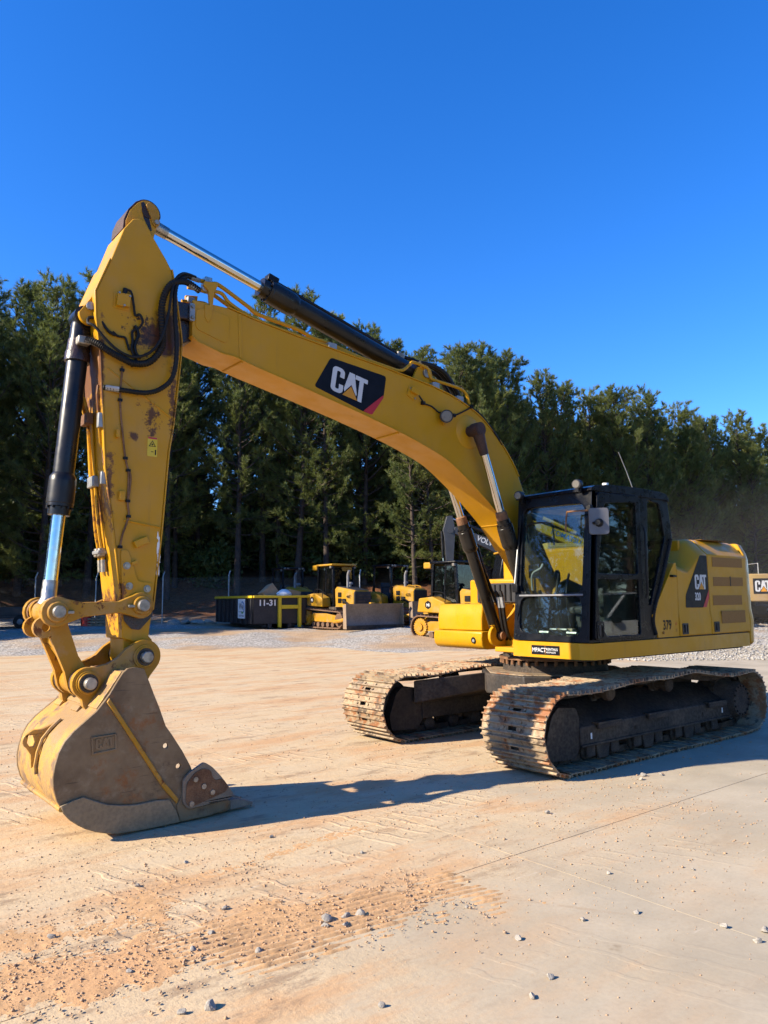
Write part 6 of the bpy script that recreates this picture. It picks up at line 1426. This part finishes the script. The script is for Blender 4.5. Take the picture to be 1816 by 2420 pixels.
plain('volvo_grey', (.040, .042, .047), .45, 0, .15, 2)
far_excavator('dark grey excavator with white lettering on its boom, behind the lift cylinders', spot(1252, 40.5), head(-1, -.10), 'volvo_grey', 'VOLVO', 'logo_white', .94, 13, -88)
far_excavator('bright yellow excavator with blue lettering, seen through the cab windows', spot(1432, 47), head(-1, -.05), 'komatsu_yellow', 'KOMATSU', 'blue', 1.12, 13, -70)
far_excavator('dusty yellow excavator seen from behind at the right edge', spot(1743, 37.3), head(.10, 1), 'yellow_dusty', '', None, 1.0, -16, -95, True)

# articulated hauler behind the cab
def hauler():
    e = tag(empty('dump_truck', spot(1352, 33.5), head(-1, -.08)), 'pale yellow articulated dump truck with ribbed bed, behind the cab of the big excavator', 'dump truck')
    plain('pale_yellow', (.48, .34, .11), .6, 0, .1, 2)
    bed = MB().prism([(-3.2, 2.1), (-3.5, 3.1), (-3.1, 3.5), (1.6, 3.7), (1.6, 2.0), (.6, 1.75), (-1.8, 1.75)], -1.5, 1.5).build('dump_bed', 'pale_yellow', e, .04)
    for x in (-2.6, -1.9, -1.2, -.5, .2, .9):
        for s in (1, -1): MB().bb((x, s * 1.5, 1.95), (x + .14, s * 1.6, 3.5)).build('bed_rib', 'pale_yellow', bed, .02)
    for s in (1, -1): MB().bb((-3.2, s * 1.5, 3.42), (1.6, s * 1.62, 3.58)).build('bed_rail', 'pale_yellow', bed, .02)
    MB().bb((-2.8, -.5, 1.1), (4.2, .5, 1.6)).build('chassis', 'dark_grey', e, .04)
    MB().loft([[(x, y, z) for x, z in ((2.0, 1.5), (2.0, 3.2), (2.2, 3.35), (3.3, 3.35), (3.5, 2.4), (3.5, 1.5))] for y in (-.75, .75)]).build('cab', 'cab_black', e, .05)
    MB().bb((2.1, -.78, 3.33), (3.4, .78, 3.42)).build('cab_roof', 'yellow_bg', e, .03)
    for s in (1, -1): MB().prism([(2.2, 2.35), (2.2, 3.15), (3.2, 3.15), (3.35, 2.35)], s * .752, s * .76).build('side_glass', 'glass_bg', e, smooth=0)
    MB().loft([[(x, y, z) for x, z in ((3.5, 1.3), (3.5, 2.05), (4.9, 1.85), (5.1, 1.3))] for y in (-.9, .9)]).build('engine_hood', 'yellow_bg', e, .06)
    for x in (-2.0, -.2, 3.6):
        for s in (1, -1):
            W_ = MB().lathe((x, s * .85, .88), (x, s * 1.45, .88), [(0, .60), (.06, .82), (.2, .88), (.8, .88), (.94, .82), (1, .55)], 28).build('wheel', 'rubber', e)
            MB().lathe((x, s * 1.40, .88), (x, s * 1.47, .88), [(0, .50), (.5, .45), (1, .20)], 20).build('rim', 'yellow_bg', W_)
hauler()

# roll-off dumpster
def dumpster():
    D0, u0 = 36.2, 662; f = Vector((.50, -.866))
    fc = Vector(((u0 - 908) / 1773.86 * D0, D0)); c = fc - f * 2.8
    e = tag(empty('dumpster', yard(c.y, c.x, tz(D0 + 1, fc.x) + .04), head(f.x, f.y)), 'black roll-off dumpster with yellow rim and white sign, left of the bulldozers', 'dumpster')
    W, L, H = 1.35, 2.8, 1.42
    for s in (1, -1):
        S = MB().bb((-L, s * (W - .03), .22), (L, s * W, H)).build('side_wall', 'dumpster_black', e, .004)
        for i in range(9): MB().bb((-L + .15 + i * .66, s * W, .22), (-L + .25 + i * .66, s * (W + .09), H - .04)).build('side_rib', 'dumpster_black', S, .006)
        MB().bb((-L - .05, s * (W - .06), H), (L + .06, s * (W + .10), H + .11)).build('rim', 'sticker_yellow', e, .01)
        MB().bb((-L, s * .5 - .09, .0), (L, s * .5 + .09, .22)).build('skid_rail', 'dark_grey', e, .01)
        MB().cyl((L - .25, s * .62, .1), (L - .25, s * .82, .1), .12, n=16).build('roller_wheel', 'dark_grey', e)
    MB().bb((L - .03, -W, .22), (L, W, H)).build('front_wall', 'dumpster_black', e, .004); MB().bb((-L, -W, .22), (-L + .03, W, H)).build('rear_door', 'dumpster_black', e, .004)
    MB().bb((-L, -W, .2), (L, W, .24)).build('floor', 'dumpster_black', e)
    MB().bb((L - .02, -W - .02, H), (L + .16, W + .25, H + .11)).build('front_rim', 'sticker_yellow', e, .01)
    for y in (-.05, .98): MB().bb((L + .0, y - .075, .02), (L + .14, y + .075, H)).build('lift_post', 'sticker_yellow', e, .01)
    MB().bb((L + .01, .03, H - .52), (L + .13, .90, H - .34)).build('cross_bar', 'sticker_yellow', e, .01)
    yy = -(W + .095)
    MB().prism(rrect(.95, .45, 1.95, 1.38, .02), yy, yy - .012).build('company_sign', 'white', e, smooth=0)
    text('We', 'sign_lettering', 'navy', e, (1.12, yy - .012, .88), (1, 0, 0), (0, 0, 1), (0, -1, 0), .30, .003, bold=.02)
    ring_o = arcp(1.60, .97, .30, -60, 120, 14); ring_i = arcp(1.58, .97, .24, 120, -60, 14)
    MB().prism(ring_o + ring_i, yy - .013, yy - .016).build('sign_swirl', 'blue', e, smooth=0)
    MB().prism(arcp(1.60, .97, .30, -120, -55, 8) + arcp(1.60, .98, .22, -55, -120, 8), yy - .013, yy - .017).build('sign_swirl', 'green', e, smooth=0)
    text('770-679-3600', 'sign_lettering', 'navy', e, (1.06, yy - .012, .53), (1, 0, 0), (0, 0, 1), (0, -1, 0), .09, .003, bold=.01, sx=1.05)
    text('WASTE ELIMINATORS', 'sign_lettering', 'navy', e, (1.08, yy - .012, .74), (1, 0, 0), (0, 0, 1), (0, -1, 0), .055, .003, bold=.01, sx=.9)
    text('11-31', 'stencil_number', 'white', e, (L + .003, -1.10, H - .36), (0, 1, 0), (0, 0, 1), (1, 0, 0), .27, .003, bold=.03, sx=1.05)
    # loose rubbish on top
    def put(name, lab, cat, lx, ly, lz, mb, mat):
        o = mb.build(name, mat, None, .01); o.matrix_world = Matrix.Translation(e.location) @ Matrix.Rotation(e.rotation_euler.z, 4, 'Z') @ Matrix.Translation((lx, ly, lz)); return tag(o, lab, cat)
    put('cardboard_box', 'tilted brown cardboard box on top of the rubbish, leftmost in the dumpster', 'box', 1.9, -.25, 1.45, MB().box((0, 0, .22), (.5, .75, .55), Matrix.Rotation(R(38), 3, 'X') @ Matrix.Rotation(R(15), 3, 'Z')), 'cardboard')
    put('cardboard_box', 'flattened brown cardboard box at the right of the dumpster load', 'box', 2.1, .95, 1.42, MB().box((0, 0, .16), (.5, .62, .40), Matrix.Rotation(R(-12), 3, 'X')), 'cardboard')
    put('rubbish_bag', 'crumpled white bag between the cardboard boxes in the dumpster', 'bag', 2.2, .45, 1.42, MB().lathe((0, 0, 0), (0, 0, .42), [(0, .28), (.2, .38), (.5, .40), (.8, .26), (1, .10)], 11), 'white')
    put('rubbish_pile', 'dark heap of rubbish filling the dumpster', 'rubbish', 0, 0, .24, MB().loft([[(-2.6, -1.2, 0), (2.6, -1.2, 0), (2.6, 1.2, 0), (-2.6, 1.2, 0)], [(-2.4, -1.1, .9), (2.55, -1.15, 1.1), (2.5, 1.1, 1.08), (-2.3, 1.1, .8)], [(-1.2, -.6, 1.15), (2.0, -.5, 1.3), (1.8, .8, 1.3), (-1.0, .6, 1.1)]]), 'mud_dark')
dumpster()

# chain-link fence at the foot of the bank
t = NT('chain_link')
_c = t.xyz(t.objc()); dg = t.mth('ADD', _c[0], _c[2]); d2 = t.mth('SUBTRACT', _c[0], _c[2])
def saw(v): return t.mth('ABSOLUTE', t.mth('SUBTRACT', t.mth('FRACT', t.mth('MULTIPLY', v, 12.0)), .5))
ln_ = t.mth('MAXIMUM', t.ramp(saw(dg), .46, .48), t.ramp(saw(d2), .46, .48))
tr_ = _n(t.t, 'ShaderNodeBsdfTransparent'); mx_ = _n(t.t, 'ShaderNodeMixShader'); t.L(ln_, mx_.inputs[0]); t.L(tr_.outputs[0], mx_.inputs[1]); t.L(t.bsdf((.12, .12, .12), .5, .6), mx_.inputs[2])
M['chain_link'] = t.done(mx_.outputs[0])
FN = tag(empty('chain_link_fence', yard(42.3, -13, 0), head(1, 0)), 'grey chain-link fence with thin steel posts at the foot of the wooded bank', 'fence')
fx = [-10.5, -6.6, -3.2, .55, 4.25, 8.0, 11.6]
for i, x in enumerate(fx):
    g = tz(42.3, -13 + x); MB().tube([(x, 0, g - .3), (x, 0, g + 2.65), (x + .05, .12, g + 2.9)], .035, 8).build('fence_post', 'galv', FN)
    if i < len(fx) - 1:
        x1 = fx[i + 1]; g1 = tz(42.3, -13 + x1)
        MB().add([(x, .04, g), (x1, .04, g1), (x1, .04, g1 + 2.55), (x, .04, g + 2.55)], [(0, 1, 2, 3)]).build('mesh_panel', 'chain_link', FN, smooth=0)

# odds and ends by the fence
e = tag(empty('utility_trailer', spot(22, 39.5), head(1, .2)), 'dark low trailer with a black wheel standing by the fence at far left', 'trailer')
MB().bb((-2.4, -.9, .55), (2.2, .9, .70)).build('trailer_deck', 'dark_grey', e, .02)
for s in (1, -1):
    MB().bb((-2.4, s * .88, .70), (2.2, s * .92, 1.10)).build('side_rail', 'dark_grey', e, .01)
    W_ = MB().lathe((.9, s * .75, .36), (.9, s * 1.0, .36), [(0, .26), (.1, .34), (.9, .34), (1, .26)], 24).build('wheel', 'rubber', e); MB().lathe((.9, s * .98, .36), (.9, s * 1.02, .36), [(0, .19), (1, .10)], 16).build('rim', 'grey', W_)
MB().tube([(2.2, 0, .6), (3.3, 0, .55)], .05, 8).build('drawbar', 'dark_grey', e)
e = tag(empty('fuel_drum', spot(208, 40.5)), 'small red drum standing in the shade by the fence', 'drum')
MB().lathe((0, 0, 0), (0, 0, .75), [(0, .24), (.02, .26), (.32, .26), (.34, .28), (.36, .26), (.66, .26), (.68, .28), (.70, .26), (.98, .26), (1, .24)], 20).build('drum_body', 'red', e); MB().cyl((.12, 0, .75), (.12, 0, .79), .05, n=10).build('bung', 'grey', e)
for k, u in enumerate((240, 262)):
    e = tag(empty('pallet_stack', spot(u, 40.8), head(1, .15 * k)), 'weathered wooden pallets stacked by the fence, %s stack' % ('left' if k == 0 else 'right'), 'pallets')
    for l in range(3 + k):
        for y in (-.45, 0, .45): MB().bb((-.55, y - .05, l * .15), (.55, y + .05, l * .15 + .09)).build('stringer', 'wood', e)
        for x in (-.5, -.25, 0, .25, .5): MB().bb((x - .06, -.5, l * .15 + .09), (x + .06, .5, l * .15 + .115)).build('deck_board', 'wood', e)
for i, u in enumerate((415, 440, 470, 495)):
    e = bpy.data.objects.new('rubble', rocks[i]); COL.objects.link(e); e.location = spot(u, 41.2) + Vector((0, 0, .1)); e.scale = (.5, .35, .25); e.rotation_euler = (0, 0, i)
    tag(e, 'low lump of rubble in the shade left of the dumpster', 'rubble', 'rubble left of the dumpster')

# white pickup parked out of the picture on the right, mirrored in the cab door
e = tag(empty('pickup_truck', (-9.5, 8.6, 0), R(8)), 'white pickup truck parked beyond the right edge, mirrored in the cab door', 'pickup truck')
plain('car_white', (.72, .73, .74), .25, 0, .03, 2, coat=.6)
low = [(-2.6, .55), (-2.6, 1.05), (-1.0, 1.08), (-.9, 1.15), (1.0, 1.12), (2.5, 1.0), (2.65, .80), (2.65, .50), (2.1, .38)] + arcp(1.65, .38, .42, 0, 180, 8) + [(-1.1, .38)] + arcp(-1.6, .38, .42, 0, 180, 8) + [(-2.3, .40)]
BDY = MB().prism(low, -.92, .92).build('body', 'car_white', e, .05)
MB().loft([[(x, y * k, z) for (x, z), k in zip(((-1.0, 1.10), (-.75, 1.75), (-.2, 1.82), (.35, 1.78), (1.1, 1.13)), (1, .85, .82, .85, 1))] for y in (-.86, .86)]).build('cabin', 'glass_bg', e, .03)
MB().loft([[(-.72, y, 1.76), (-.2, y * .98, 1.84), (.34, y, 1.79), (-.2, y * .98, 1.80)] for y in (-.74, .74)]).build('roof', 'car_white', e, .02)
for s in (1, -1):
    MB().prism([(1.1, 1.12), (.36, 1.77), (.30, 1.77), (1.0, 1.12)], s * .78, s * .84).build('pillar', 'car_white', e, .01)
    MB().bb((-.05, s * .80, 1.1), (.03, s * .88, 1.75)).build('pillar', 'black', e, .01)
    MB().bb((.75, s * .92, 1.08), (.95, s * 1.10, 1.25)).build('door_mirror', 'black', e, .03)
    MB().bb((2.45, s * .45, .78), (2.66, s * .85, .93)).build('headlamp', 'lens', e, .03)
    for x in (1.65, -1.6):
        W_ = MB().lathe((x, s * .70, .38), (x, s * .94, .38), [(0, .28), (.1, .37), (.9, .37), (1, .28)], 24).build('wheel', 'rubber', e); MB().lathe((x, s * .92, .38), (x, s * .96, .38), [(0, .24), (.5, .20), (1, .08)], 16).build('rim', 'grey', W_)

# drifting dust at the right
t = NT('dust_air')
t.t.nodes.remove([n for n in t.t.nodes if n.type == 'BSDF_PRINCIPLED'][0]) if [n for n in t.t.nodes if n.type == 'BSDF_PRINCIPLED'] else None
oc = t.objc(); ln2 = _n(t.t, 'ShaderNodeVectorMath', operation='LENGTH'); t.L(oc, ln2.inputs[0])
den = t.mth('MULTIPLY', t.ramp(ln2.outputs['Value'], 1.0, .15), t.ramp(t.noise(1.6, 4, .6, oc), .35, .75, .2, 1.0))
pv = _n(t.t, 'ShaderNodeVolumePrincipled'); t.inp(pv, 'Color', (.82, .76, .69)); t.L(t.mth('MULTIPLY', den, .017), pv.inputs['Density'])
t.L(pv.outputs[0], t.out.inputs['Volume']); M['dust_air'] = t.m
bm = bmesh.new(); bmesh.ops.create_icosphere(bm, subdivisions=3, radius=1); me = bpy.data.meshes.new('dust_cloud'); bm.to_mesh(me); bm.free(); me.materials.append(M['dust_air'])
o = bpy.data.objects.new('dust_cloud', me); COL.objects.link(o); o.location = yard(31, 15.2, 3.0); o.scale = (7.0, 7.0, 4.6)
tag(o, 'pale brown dust hanging in the air behind the counterweight', 'dust', kind='stuff')
